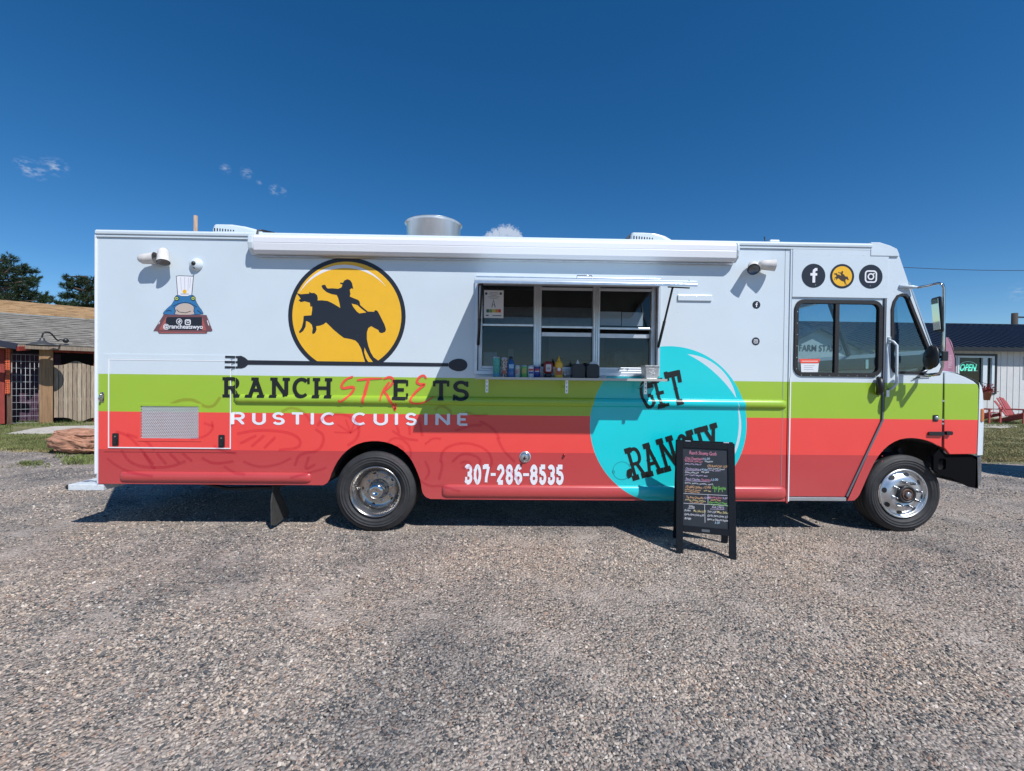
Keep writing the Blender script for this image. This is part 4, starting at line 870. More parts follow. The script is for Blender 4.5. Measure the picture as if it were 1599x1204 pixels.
for i, (a, b) in enumerate(bays):
    zz = WZ([509, 511, 512][i], 880, YS)
    MB().box(a, b, YS-.014, YS+.01, zz-.012, zz+.012).build('meeting_rail', M_ALU, sf, bevel=.003)
    MB().box(a+.002, b-.002, YS+.012, YS+.015, zz, zb1-.002).build('pane', pane_m, sf)
    if i: 
        z2 = WZ([0, 521, 522][i], 880, YS); MB().box(a+.005, b-.005, YS+.02, YS+.036, z2-.03, z2+.016).build('sash_rail', M_ALUW, sf, bevel=.003)
        MB().box(a, b, YS-.012, YS+.01, zb1-.045, zb1-.015).build('sash_rail', M_ALUW, sf, bevel=.003)
        MB().box(a+.002, b-.002, YS+.026, YS+.029, zb0+.002, z2-.031).build('pane', pane_m, sf)
    else: MB().box(a+.002, b-.002, YS+.012, YS+.015, zb0+.002, zz-.012).build('pane', pane_m, sf)
    MB().box(a, b, YS-.018, YS+.02, zb0, zb0+.028).build('sash_rail', M_ALUW, sf, bevel=.003)
hxm = WX(975, 573); MB().tube([(hxm-.05, YS-.019, WZ(575)), (hxm-.05, YS-.05, WZ(574)), (hxm+.05, YS-.05, WZ(574)), (hxm+.05, YS-.019, WZ(575))], .005, 6).build('sash_handle', M_CHROME, sf)
# papers behind the glass
def paper(u0, v0, u1, v1, y, parent, name='notice'):
    a = W(u0, v1, y); b = W(u1, v0, y); return MB().box(a[0], b[0], y-.001, y+.001, a[1], b[1]).build(name, MATS['paper'], parent)
pg = paper(755.5, 453.5, 786.5, 496.5, YS+.008, sf, 'grade_card')
D = Decal(0); yy_ = YS+.008
def pw(u, v): return W(u, v, yy_)
D.stroke([pw(768, 480), pw(770.6, 468), pw(773.2, 480)], .009); D.stroke([pw(769, 476), pw(772.5, 476)], .006)
for k, (x0, x1) in enumerate(((765, 777), (763, 779), (766, 776), (762, 780), (765, 777))): D.stroke([pw(x0, 457+2.2*k), pw(x1, 457+2.2*k)], .0035)
for c in ((759.3, 458.5), (782, 458.5)): D.poly([(pw(*c)[0]+.014*math.cos(t*.52), pw(*c)[1]+.014*math.sin(t*.52)) for t in range(12)])
D.stroke([pw(759, 492.5), pw(763, 492.5)], .012); D.stroke([pw(769, 493), pw(783, 493)], .008)
D.build('card_text', mat('slate_ink', (.05, .09, .13), .6), pg, yshift=yy_-.0012)
for k, c in enumerate(((.05, .12, .10), (.12, .30, .10), (.55, .50, .10), (.62, .25, .06), (.55, .07, .04))):
    a = pw(759.5+4.6*k, 488); b = pw(763.8+4.6*k, 483); MB().box(a[0], b[0], yy_-.003, yy_-.0013, a[1], b[1]).build('colour_bar', mat('grade_colour_%d' % k, c, .6), pg)
for (u0, v0, u1, v1) in ((937, 487, 970, 508), (971, 488, 1004, 509)): paper(u0, v0, u1, v1, YS+.06, sf)
# flap
FD = .93
f0 = W(741, 440, -FD); f1 = W(1090, 445, -FD); zf_top, zh = WZ(434, 880, -FD), WZ(438, 880)
flx0, flx1 = wx0-.02, wx1+.02
zo = W(741, 435.5, -FD)[1]; zo1 = W(1088, 443, -FD)[1]; zo = (zo+zo1)/2; FX0 = W(741, 438, -FD)[0]; FX1 = W(1089, 442, -FD)[0]
def flap_part(name, x0, x1, ya, yb, zlo, zhi, m, par, bev=0):
    z = lambda y: zh+(zo-zh)*(-y/FD)
    return MB().hexa([(x0, ya, z(ya)+zlo), (x1, ya, z(ya)+zlo), (x1, yb, z(yb)+zlo), (x0, yb, z(yb)+zlo), (x0, ya, z(ya)+zhi), (x1, ya, z(ya)+zhi), (x1, yb, z(yb)+zhi), (x0, yb, z(yb)+zhi)]).build(name, m, par, bevel=bev)
fp = flap_part('window_flap', FX0, FX1, -FD, -.022, -.004, .018, M_WHITE, TR, .003)
flap_part('flap_lining', FX0+.02, FX1-.02, -FD+.03, -.05, -.010, -.0045, mat('flap_lining_alu', (.42, .40, .37), .45, .3), fp)
for (x0, x1, ya, yb) in ((FX0, FX1, -FD-.004, -FD+.026), (FX0, FX0+.03, -FD+.026, -.03), (FX1-.03, FX1, -FD+.026, -.03)): flap_part('flap_edge', x0, x1, ya, yb, -.03, -.0042, M_ALU, fp, .003)
hx_ = WX(915, 433, -FD); MB().tube([(hx_-.075, -FD+.05, zo+.02), (hx_-.07, -FD+.03, zo+.055), (hx_+.055, -FD+.03, zo+.055), (hx_+.065, -FD+.05, zo+.02)], .005, 6).build('flap_handle', M_CHROME, fp)
MB().box(WX(744, 430), WX(1030, 430), -.03, -.0005, zh, zh+.03).build('flap_hinge', M_ALU, TR, bevel=.003)
zfl = lambda y: zh+(zo-zh)*(-y/FD)-.045
for (x, s_) in ((FX0+.04, 1), (FX1-.02, -1)):
    sxw = wx0+.02 if s_ > 0 else wx1-.005
    sb = MB().tube([(sxw, -.02, WZ(540, 880)), (x, -.42, zfl(-.42))], .011, 8).build('gas_strut', M_BLK, TR)
    MB().tube([(sxw, -.02, WZ(540, 880)), (sxw+(x-sxw)*.45, -.2, WZ(540, 880)+(zfl(-.42)-WZ(540, 880))*.45)], .015, 8).build('strut_cylinder', M_BLK, sb)
    MB().bar((x-.04*(s_ < 0), -.42, zfl(-.42)), (x, -.80, zfl(-.8)), .02, .012).build('strut_arm', M_BLK, sb)
# shelf
SD = .28; zsf = WZ(591, 890, -SD); shx0, shx1 = W(742, 590, -SD)[0], W(1042, 592, -SD)[0]
sh = MB().box(shx0, shx1, -SD, -.002, zsf-.014, zsf+.006).build('serving_shelf', M_ALU, TR, bevel=.003)
MB().box(shx0, shx1, -SD-.003, -SD-.0005, zsf-.018, zsf+.006).build('shelf_lip', mat('shelf_edge', (.5, .47, .43), .45, .4), sh)
SHZ = zsf+.0062
for u in (760.5, 884.5, 1007):
    x = WX(u, 600, -.2); bk = MB().plate([(0, 0), (1, 0)][:0] or [(x-.014, zsf-.15), (x+.014, zsf-.15), (x+.014, zsf-.014), (x-.014, zsf-.014)], [], -.222, -.21)
    bk.bar((x, -.21, zsf-.03), (x, -.004, zsf-.10), .008, .006)
    o = bk.build('shelf_bracket', M_ALU, sh)
    for k in range(3): MB().lathe([(.006, -.2235), (0, -.2235)], (x, 0, zsf-.045-.04*k), n=10).build('bolt_hole', M_BLK, o)

# ---- awning roll, cable, small fittings
ax0, ax1 = WX(390, 388, -.08), WX(1152, 395, -.08); za1, za0 = WZ(372, 770, -.08), WZ(404.5, 770, -.04)
mid = za0+(za1-za0)*.52
aw = MB().prism_x([(-.001, za0+.02), (-.035, za0), (-.09, za0+.006), (-.114, za0+.035), (-.122, mid-.004), (-.118, mid), (-.122, mid+.004), (-.122, za1-.045), (-.105, za1-.014), (-.07, za1), (-.001, za1)], ax0+.055, ax1-.03)
awr = aw.build('awning_roll', mat('awning_white', (.76, .77, .80), .28, coat=.4), TR, bevel=.006)
MB().prism_x([(-.002, za0-.012), (-.03, za0-.016), (-.055, za0-.006), (-.03, za0-.001), (-.002, za0+.015)], ax0+.06, ax1-.035).build('awning_lead_rail', M_ALU, awr, bevel=.002)
for (a, b) in ((ax0, ax0+.054), (ax1-.029, ax1)): MB().prism_x([(-.001, za0+.01), (-.05, za0-.002), (-.115, za0+.045), (-.130, mid), (-.122, za1-.02), (-.06, za1+.004), (-.001, za1+.004)], a, b).build('awning_end_cap', M_WHITE, awr, bevel=.01)
MB().tube([(WX(404), -.05, WZ(373, 404)), (WX(403.5), -.035, WZ(367, 404)), (WX(403.5), -.03, zr+.012), (WX(408), 0.0, zr+.025), (WX(420), .1, zr+.03)], .011, 8).build('roof_cable', M_BLK, TR)
MB().box(WX(1058, 465), WX(1111, 467), -.016, -.0005, WZ(470, 1085), WZ(461, 1085)).build('bracket_cover', M_WHITE, TR, bevel=.003)
MB().bar((WX(1072, 441), -.006, WZ(442, 1074)), (WX(1076, 438), -.006, WZ(438, 1074)), .02, .01).build('flap_catch', mat('teal_tab', (.0, .3, .3), .5), TR)
# round silver inlet with key, red marker
x, z = W(820, 713.5); MB().lathe([(0, -.006), (.058, -.006), (.062, -.003), (.062, -.0005)], (x, 0, z), n=32).build('water_inlet', M_ALU, TR)
MB().lathe([(.045, -.02), (.049, -.018), (.049, -.007)], (x, 0, z), n=28).build('inlet_cap', M_CHROME, TR)
MB().bar((x-.012, -.02, z-.02), (x+.006, -.075, z+.01), .018, .018).build('inlet_key', M_BLK, TR)
x, z = W(881, 710.5); MB().lathe([(0, -.028), (.011, -.026), (.016, -.0005)], (x, 0, z), n=14).build('marker_lamp', mat('red_lens', (.35, .02, .02), .25, coat=.5), TR)

# ---- spot lamps, dome camera
def aim_lathe(prof, c, d, n=24):
    c = Vector(c); d = Vector(d).normalized(); a = Vector((0, 0, 1)) if abs(d.z) < .9 else Vector((1, 0, 0)); u1 = d.cross(a).normalized(); u2 = u1.cross(d)
    vs = [c+d*q+(u1*math.cos(2*math.pi*k/n)+u2*math.sin(2*math.pi*k/n))*r for r, q in prof for k in range(n)]
    return MB().add(vs, [(i*n+k, i*n+(k+1) % n, (i+1)*n+(k+1) % n, (i+1)*n+k) for i in range(len(prof)-1) for k in range(n)], True)
M_LAMPW = mat('lamp_housing_white', (.66, .63, .60), .5, var=.12, vscale=20)
def flood(u, v, heads):
    x, z = W(u, v); b = MB().lathe([(0, -.03), (.045, -.028), (.05, -.0005)], (x, 0, z), n=20).build('flood_light', M_LAMPW, TR)
    for (du, dv, d) in heads:
        hx, hz = W(u+du, v+dv, -.095); c = Vector((hx, -.095, hz)); d = Vector(d).normalized()
        MB().bar((x, -.02, z), c, .022).build('swivel_arm', M_LAMPW, b)
        aim_lathe([(0, -.088), (.030, -.082), (.048, -.055), (.052, -.01), (.057, .06), (.060, .075)], c, d).build('lamp_head', M_LAMPW, b)
        aim_lathe([(.058, .075), (.050, .055), (0, .045)], c, d).build('lamp_lens', mat('lamp_reflector', (.20, .20, .21), .25, .5), b)
flood(246, 404, ((-15, 0, (.95, .05, .1)), (9, -4, (.22, -.30, -.9))))
flood(1183, 417, ((-7, 0, (-.35, -.75, -.5)), (15, -3, (.95, -.25, -.1))))
x, z = W(307, 413.5); dc = MB().lathe([(0, -.05), (.03, -.046), (.055, -.03), (.066, -.012), (.068, -.0005)], (x, 0, z), n=28).build('dome_camera', M_WHITE, TR)
MB().lathe([(0, -.064), (.016, -.06), (.022, -.05), (.022, -.04)], (x+.0, 0, z+.004), n=18).build('camera_lens', M_BLK, dc)
MB().lathe([(0, -.048), (.007, -.047), (.007, -.03)], (x+.002, 0, z-.042), n=10).build('sensor', M_BLK, dc)

# ---- roof equipment
def ac_unit(pts, y0, y1, slots, name='air_conditioner'):
    P = [W(u, v, y0) for u, v in pts]; zb = zr+.02; P = [(P[0][0], zb)]+P+[(P[-1][0]+.02, zb)]
    a = MB().plate(P, [], y0, y1).build(name, M_WHITE, TR, bevel=.03, seg=3)
    for (u, v0, v1) in slots:
        p = W(u, v1, y0); q = W(u, v0, y0); MB().box(p[0]-.006, p[0]+.006, y0-.004, y0+.02, p[1], q[1]).build('vent_slot', M_BLK, a)
ac_unit([(330.5, 358), (333.6, 349.2), (362, 349.8), (383, 353), (398, 357), (409, 361)], .80, 1.55, [(335.3+4.2*k, 356+.45*k, 361) for k in range(8)])
ac_unit([(985, 371), (986.2, 362), (1005, 362.5), (1025, 363.8), (1040, 368), (1052, 374.5)], .80, 1.55, [(990+4.1*k, 368.3+.45*k, 373.5) for k in range(8)])
MB().plate([W(977, 372, .85), W(985, 372, .85), W(985, 364, .85)], [], .85, 1.4).build('unit_rear_grille', mat('dark_grey_plastic', (.05, .06, .07), .5), TR)
yc = 1.15; fx = WX(677.5, 350, yc); fz = W(677, 335.5, yc-.36)[1]; fr = .365
MB().lathe([(fr-.03, .02+zr), (fr-.02, fz-.03), (fr-.004, fz-.012), (fr+.006, fz-.004), (fr, fz), (fr-.02, fz-.002), (fr-.035, fz-.06), (fr-.05, zr+.05)], (fx, yc, 0), 'Z', 64).build('exhaust_cowl', mat('spun_aluminium', (.60, .62, .64), .30, .95, var=.15, vscale=7, stretch=(1, 1, .2)), TR)
xa = WX(1205, 375, .6); za_ = zr+.02; MB().box(xa-.02, xa+.10, .6, .8, za_, W(1205, 374, .6)[1]).build('roof_vent', M_WHITE, TR, bevel=.01)
MB().tube([(xa-.04, .6, za_), (xa-.09, .6, W(1190, 369.5, .6)[1])], .006, 6).build('antenna', M_BLK, TR)
o = rv.build('rivets', M_PAINT, TR, fix=False); o['kind'] = 'stuff'
# joints between the sheets of the side
jn_ = MB()
for u in (1222.5,): jn_.box(WX(u)-.002, WX(u)+.002, -.0018, -.0004, Z_BOT+.02, zt)
o = jn_.build('panel_joint', mat('joint_sealant', (.25, .27, .3), .7), TR)

# ================================================================== PRINT ON THE TRUCK
# round badge
bc = W(542, 493.5); br = 91/149.2; zc = WZ(566.5, 542)
def disc_cut(c, r, zmin, n=72):
    p = arc(c[0], c[1], r, r, 0, 360, n)[:-1]; out = []
    for i, q in enumerate(p):
        nx_ = p[(i+1) % len(p)]
        if q[1] >= zmin: out.append(q)
        if (q[1] >= zmin) != (nx_[1] >= zmin):
            t = (zmin-q[1])/(nx_[1]-q[1]); out.append((q[0]+(nx_[0]-q[0])*t, zmin))
    return out
D = Decal(.0020); D.poly(disc_cut(bc, br, zc)); D.build('badge_rim', M_INK, TR)
D = Decal(.0024); D.poly(disc_cut(bc, br*.928, zc)); D.build('badge_disc', M_YEL, TR)
D = Decal(.0028); D.stroke(arc(bc[0]-.02, bc[1]-.05, br*.90, br*.93, 40, 150, 30), .034, taper=lambda t: max(.03, math.sin(math.pi*t))); D.build('badge_glint', M_WINK, TR)
H = [(155, 420), (200, 432), (290, 425), (285, 408), (315, 420), (340, 418), (370, 440), (378, 475), (375, 497), (420, 495), (480, 502), (530, 525), (580, 555), (612, 575), (605, 530), (590, 470), (575, 440), (520, 430), (470, 410), (430, 375), (415, 345), (430, 335), (455, 333), (468, 360), (480, 372), (530, 370), (590, 375), (625, 360), (635, 330), (610, 322), (612, 310), (640, 312), (655, 288), (685, 275), (715, 285), (735, 315), (748, 375), (728, 370), (712, 385), (718, 430), (712, 455), (740, 468), (800, 492), (815, 510), (820, 545), (860, 580), (900, 612), (965, 615), (975, 597), (1000, 605), (1020, 640), (1050, 700), (1075, 750), (1090, 800), (1080, 825), (1045, 838), (1020, 830), (1010, 805), (970, 785), (935, 765), (905, 785), (890, 830), (890, 900), (905, 970), (930, 1040), (960, 1090), (1000, 1118), (1030, 1138), (955, 1140), (920, 1095), (885, 1030), (865, 985), (862, 1040), (880, 1100), (905, 1140), (872, 1140), (850, 1070), (830, 1000), (800, 945), (770, 915), (720, 900), (650, 888), (600, 850), (540, 800), (490, 750), (462, 725), (440, 745), (400, 760), (360, 765), (365, 800), (350, 835), (325, 850), (318, 830), (325, 790), (315, 750), (290, 725), (255, 710), (250, 770), (225, 815), (190, 840), (180, 825), (210, 780), (225, 720), (230, 658), (260, 655), (310, 652), (318, 600), (320, 560), (300, 560), (295, 520), (240, 505), (200, 515), (175, 492), (200, 480), (180, 450)]
hp = [(440+x/6.69, 395+y/6.69) for x, y in H]
D = Decal(.0032); D.poly([W(u, v) for u, v in hp]); D.build('horse_and_rider', M_INK, TR)
D = Decal(.0036); D.poly([W(440+x/6.69, 395+y/6.69) for x, y in ((732, 530), (790, 545), (835, 585), (885, 622), (812, 632), (785, 612), (745, 560))]); D.build('badge_disc', M_YEL, TR)
# fork and spoon
D = Decal(.0041)
D.poly([W(384, 562.4), W(700, 567.0), W(700, 572.4), W(384, 569.4)])
D.poly([W(u, v) for u, v in ((371, 556), (377, 555.6), (383, 558.5), (388, 563), (388, 569), (383, 573.5), (377, 575.3), (371, 575))])
for v in (557.2, 565.2, 573.4): D.stroke([W(352.5, v), W(355, v), W(372, v+.4)], .019, .021)
D.poly([W(715+15*math.cos(t*.26), 570+9.8*math.sin(t*.26)*(1+.12*math.cos(t*.26))) for t in range(24)])
D.build('fork_and_spoon', M_INK, TR, conform=True)
# RANCH ... TS
D = Decal(.0024); hl = (WZ(589, 500)-WZ(621, 500))
for ch, u0, u1, v in (('R', 348, 377.5, 588.6), ('A', 384, 416, 589.0), ('N', 421.5, 454, 589.2), ('C', 457, 484, 589.5), ('H', 488, 520, 589.8), ('E', 615, 637.5, 592.6), ('T', 677, 701, 593.6), ('S', 707.5, 732.5, 594.2)):
    x0, z1 = W(u0, v); x1 = WX(u1, v); sl_ = .038 if ch in 'RANH' else .03 if ch in 'TE' else 0; si = 0 if ch in 'TE' else sl_*.6
    letter(D, ch, x0+si, z1-hl, x1-x0-si*2, hl, .042, .036, slab=sl_, slabh=.032)
    if ch == 'T':
        for e in (u0+1.2, u1-1.2): D.stroke([W(e, v+1), W(e, v+10)], .026)
    if ch == 'E':
        for (vv, e) in ((v+1, 9), (v+30.5, -9)): D.stroke([W(u1-1.5, vv), W(u1-1.5, vv+e)], .022)
    if ch == 'S':
        D.stroke([W(u1-3, v+1.5), W(u1-3, v+10)], .026); D.stroke([W(u0+2, v+31), W(u0+2, v+22)], .026)
    if ch == 'C': D.stroke([W(u1-2, v+.5), W(u1-2, v+10)], .026)
D.build('lettering', M_BLACKINK, TR, conform=True)
D = Decal(.0052); cv = lambda L_: [W(340+x/3.9975, 570+y/3.9975) for x, y in L_]
tp = lambda t: .45+.75*math.sin(math.pi*min(1, .15+t*.85))
for L_, w in (([(845, 72), (800, 88), (772, 125), (778, 148), (815, 140), (850, 135), (852, 155), (820, 195), (785, 222), (765, 232), (763, 215)], 3.4), ([(870, 95), (940, 86), (1030, 84)], 3.0), ([(945, 85), (925, 150), (912, 210), (908, 245)], 4.2), ([(1072, 105), (1040, 150), (1022, 185), (1020, 222)], 3.0), ([(1036, 88), (1075, 72), (1098, 88), (1092, 118), (1060, 148), (1040, 165)], 3.2), ([(1040, 165), (1075, 210), (1105, 268), (1108, 284), (1116, 235)], 3.4), ([(1303, 84), (1288, 62), (1258, 74), (1240, 105), (1262, 122), (1300, 118), (1255, 150), (1222, 185), (1205, 215), (1212, 238), (1262, 242), (1310, 225), (1350, 196)], 3.3)):
    D.stroke(smooth_poly(cv(L_), 2, False), w/148, taper=tp, jag=.08)
D.build('brush_lettering', M_CORAL, TR, conform=True)
# RUSTIC CUISINE
D = Decal(.0024); h2 = WZ(643.5, 540)-WZ(663.5, 540)
for ch, u0, u1 in (('R', 361.5, 382.5), ('U', 394, 415.5), ('S', 425.5, 445), ('T', 453.5, 476), ('I', 484, 492), ('C', 501, 525), ('C', 549.5, 573), ('U', 583.5, 606), ('I', 616, 622.5), ('S', 633, 651.5), ('I', 662, 668.5), ('N', 680, 703), ('E', 714, 732.5)):
    v = 643.2+(u0-361)*.0045; x0, z1 = W(u0, v); x1 = WX(u1, v)
    letter(D, ch, x0, z1-h2, x1-x0, h2, .034, .024, slab=.012 if ch in 'RTIN' else 0, slabh=.012)
D.build('lettering', M_WINK, TR, conform=True, label='white RUSTIC CUISINE lettering on the red stripe')
# phone number
D = Decal(.0024); h3 = WZ(725, 800)-WZ(757, 800)
us = [(726, 737.5, '3'), (740, 751.5, '0'), (754, 765, '7'), (766.5, 774, '-'), (776, 787.5, '2'), (790, 801, '8'), (803.5, 815.5, '6'), (817, 826, '-'), (828, 839.5, '8'), (842, 853, '5'), (855.5, 866.5, '3'), (868.5, 880, '5')]
for (u0, u1, ch) in us:
    x0, z1 = W(u0, 724.5+(u0-726)*.006); x1 = WX(u1, 740)
    if ch == '-': D.poly([(x0, z1-h3*.57), (x1, z1-h3*.57), (x1, z1-h3*.43), (x0, z1-h3*.43)]); continue
    letter(D, ch, x0, z1-h3, x1-x0, h3, .027, .050)
    if ch != '-':
        for k in (.30, .70): D.stroke([(x0-.002, z1-h3*k), (x0+.02, z1-h3*k)], .02) if ch in '086' else None
        if ch in '35': D.stroke([(x0+.004, z1-h3*.72), (x0+.026, z1-h3*.72)], .04)
        if ch == '7': D.stroke([(x0+.009, z1-.01), (x0+.009, z1-h3*.25)], .018)
D.build('lettering', M_WINK, TR, label='white phone number 307-286-8535 on the red stripe')
# GET RANCHY
D = Decal(.0024)
def west(ch, u, v, wpx, hpx, ang, D=D):
    x, z = W(u, v); a = R_(ang); s_ = 1/148.5; letter(D, ch, x, z, wpx*s_, hpx*s_, 4.9*s_, 5.5*s_, slab=5.6*s_, slabh=8.6*s_, rot=a, spur=3.2*s_, pivot=(x, z), jag=.02)
west('G', 1005, 641, 20, 46, 14); west('E', 1030, 637, 17, 46, 14); west('T', 1050, 633, 22, 49, 14)
D.stroke([W(1039, 580.5), W(1042.5, 595)], .040); D.stroke([W(1058.5, 578), W(1062, 597)], .040); D.stroke([W(1038.5, 586), W(1060, 581)], .05)
D.build('lettering', M_BLACKINK, TR, conform=True, label='black GET western lettering on the teal disc'); D = Decal(.0024)
west('R', 991, 749, 20, 50, 17, D); west('A', 1013, 743.5, 22, 50, 17, D); west('N', 1040.5, 735.5, 21, 51, 17, D); west('C', 1066, 727, 19, 49, 17, D); west('H', 1087, 721, 19, 50, 17, D); west('Y', 1110, 713.5, 20, 49, 17, D)
D.poly([W(979, 734), W(984, 731), W(987.5, 733), W(986.5, 744), W(981.5, 747), W(978.5, 742)])
D.build('lettering', M_BLACKINK, TR, conform=True, label='black RANCHY western lettering on the teal disc')
D = Decal(.0024); D.ring(W(971, 735), .094, .0965, 25, 325, 40); D.ring(W(958, 737), .012, .0145); D.build('printed_loop', M_BLACKINK, TR)
# social marks
def fb(u, v, r, y=-.012, sc=1):
    x, z = W(u, v); D = Decal(.0020); D.poly(arc(x, z, r, r, 0, 360, 40)[:-1]); D.build('social_badge', M_INK, TR, yshift=y)
    D = Decal(.0030); s_ = r*.5
    D.stroke([(x+s_*.62, z+s_*1.05), (x+s_*.32, z+s_*1.05), (x+s_*.08, z+s_*.85), (x+s_*.05, z+s_*.5), (x+s_*.05, z-s_*1.15)], s_*.46); D.stroke([(x-s_*.55, z+s_*.22), (x+s_*.6, z+s_*.22)], s_*.42); D.build('badge_mark', M_WINK, TR, yshift=y)
def ig(u, v, r, y=-.012):
    x, z = W(u, v); D = Decal(.0020); D.poly(arc(x, z, r, r, 0, 360, 40)[:-1]); D.build('social_badge', M_INK, TR, yshift=y)
    D = Decal(.0030); s_ = r*.46; D.stroke(rrect(x-s_, x+s_, z-s_, z+s_, s_*.5), s_*.26, closed=True); D.ring((x, z), s_*.38, s_*.62, n=28); D.poly(arc(x+s_*.55, z+s_*.55, s_*.14, s_*.14, 0, 360, 8)[:-1]); D.build('badge_mark', M_WINK, TR, yshift=y)
fb(1269, 431, 18.6/146); ig(1358.2, 432.4, 18.6/146); fb(1181, 476, 6.2/147, 0); ig(1180, 533, 6.2/147, 0)
x, z = W(1313.5, 431.8); rr = 19/146
D = Decal(.0020); D.poly(arc(x, z, rr, rr, 0, 360, 44)[:-1]); D.build('social_badge', M_INK, TR, yshift=-.012)
D = Decal(.0024); D.poly(arc(x, z, rr*.82, rr*.82, 0, 360, 44)[:-1]); D.build('badge_disc', M_YEL, TR, yshift=-.012)
D = Decal(.0028); k = .175/149
D.poly([(x+(a[0]-542)*k, z-(a[1]-484)*k) for a in hp]); D.build('horse_and_rider', mat('brown_ink', (.06, .035, .02), .4), TR, yshift=-.012)
# frog cook holding a tray: plain blue frog, white hat
def FG(L_): return [W(210+a/8.023, 380+b/8.023) for a, b in L_]
D = Decal(.0020)
D.poly(FG([(521, 410), (560, 402), (745, 410), (722, 660), (540, 660)])); D.build('printed_hat_outline', M_INK, TR)
D = Decal(.0024); D.poly(FG([(529, 416), (562, 409), (737, 417), (714, 660), (548, 660)])); D.build('printed_hat', M_WINK, TR)
D = Decal(.0028)
for L_ in ([(580, 425), (590, 590)], [(630, 420), (632, 580)], [(680, 430), (672, 590)], [(705, 430), (695, 560)]): D.stroke(FG(L_), .004)
D.stroke(FG([(580, 635), (685, 635)]), .008); D.build('printed_line', mat('soft_grey_ink', (.4, .42, .46), .5), TR)
D = Decal(.0024); D.poly(arc(*FG([(630, 605)])[0], .021, .021, 0, 360, 14)[:-1]); D.build('badge_disc', M_YEL, TR, yshift=-.0008)
body = smooth_poly([(365, 895), (370, 860), (430, 800), (470, 770), (490, 730), (515, 700), (520, 655), (560, 650), (600, 668), (660, 668), (700, 648), (745, 655), (758, 700), (790, 770), (850, 850), (862, 895)], 1)
D = Decal(.0026); D.poly(FG([(613+(a-613)*1.03, 780+(b-780)*1.03) for a, b in body])); D.build('printed_outline', M_INK, TR)
D = Decal(.0030); D.poly(FG(body)); D.build('printed_frog', mat('blue_ink', (.035, .17, .38), .4), TR)
D = Decal(.0034); D.poly(FG(smooth_poly([(505, 895), (520, 850), (505, 810), (560, 765), (630, 748), (700, 760), (750, 800), (740, 850), (760, 895)], 1))); D.build('printed_belly', mat('buff_ink', (.52, .43, .37), .5), TR)
D = Decal(.0038)
for L_ in ([(480, 790), (560, 755), (630, 742), (700, 752), (785, 800)], [(500, 800), (520, 850), (500, 890)], [(755, 800), (745, 850), (765, 890)], [(530, 830), (560, 860), (640, 872), (710, 850)], [(400, 850), (440, 840), (470, 850)], [(790, 840), (820, 860), (840, 880)]): D.stroke(FG(L_), .006)
for c in ((533, 692), (738, 690)): D.poly(arc(*FG([c])[0], .026, .024, 0, 360, 16)[:-1])
D.build('printed_line', M_INK, TR)
D = Decal(.0050)
for c in ((533, 692), (738, 690)): D.poly(arc(*FG([c])[0], .018, .016, 0, 360, 14)[:-1])
D.build('printed_eye', mat('lime_ink', (.5, .6, .12), .5), TR)
D = Decal(.0054)
for c in ((533, 692), (738, 690)): D.stroke(FG([(c[0]-12, c[1]), (c[0]+14, c[1])]), .008)
D.build('printed_line', M_INK, TR)
D = Decal(.0042); D.poly(FG([(290, 1095), (920, 1100), (905, 1130), (310, 1130)])); D.poly(FG([(240, 1098), (370, 892), (905, 898), (980, 1090), (965, 1103)])); D.build('printed_tray', mat('plum_ink', (.16, .07, .08), .5), TR)
D = Decal(.0048); D.poly(FG([(310, 1085), (400, 925), (855, 925), (905, 1090)])); D.poly(FG([(310, 1108), (900, 1112), (890, 1124), (320, 1124)])); D.build('printed_tray', mat('brick_ink', (.38, .10, .09), .5), TR)
D = Decal(.0053); D.poly(FG([(392, 1085), (400, 945), (415, 925), (850, 925), (850, 1088)])); D.build('printed_board', M_INK, TR)
D = Decal(.0057); D.ring(FG([(565, 980)])[0], .025, .031, n=24); D.stroke(FG([(550, 975), (565, 995), (580, 975), (565, 960)]), .01); D.stroke(rrect(*[FG([(645, 0)])[0][0], FG([(708, 0)])[0][0]], FG([(0, 1008)])[0][1], FG([(0, 950)])[0][1], .01), .009, closed=True); D.ring(FG([(676, 980)])[0], .010, .016, n=16)
D.poly(FG([(305, 1010), (320, 985), (327, 990), (312, 1015)])); D.poly(FG([(912, 968), (922, 965), (943, 1030), (932, 1030)]))
vs, fs = text_mesh('@rancheatswyo', .062, bold=.0012, align='CENTER'); c = FG([(612, 1068)])[0]
D.mb.add([(c[0]+p[0], -.0058, c[1]+p[1]) for p in vs], fs); D.build('handle_text', M_WINK, TR)
# faint kitchen doodles printed tone-on-tone over the lower stripes
D = Decal(.0014); fs_ = lambda L_, w=4.2: D.stroke(smooth_poly([W(160+a/3.9975, 620+b/3.9975) for a, b in L_], 2, False), w/148)
for L_ in ([(90, 215), (160, 235), (230, 300), (300, 420), (330, 450)], [(120, 330), (160, 400), (250, 440), (420, 440), (520, 400)], [(160, 230), (280, 270), (330, 330)], [(430, 45), (500, 15), (580, 15), (640, 60), (700, 60), (740, 0)], [(840, 230), (960, 205), (1150, 215), (1240, 260), (1230, 320), (1100, 330)], [(860, 290), (960, 240)], [(930, 310), (1010, 240)], [(1010, 320), (1080, 250)], [(1330, 200), (1390, 240), (1360, 340), (1230, 350), (1200, 430)], [(1290, 370), (1260, 460), (1330, 420)], [(620, 380), (700, 420), (820, 400)], [(260, 350), (320, 420)], [(340, 350), (400, 420)], [(420, 350), (480, 410)], [(500, 350), (560, 400)]): fs_(L_, 4.6)
def fp_(L_, w=4.2): D.stroke(smooth_poly([W(600+a/4.703, 630+b/4.703) for a, b in L_], 2, False), w/148)
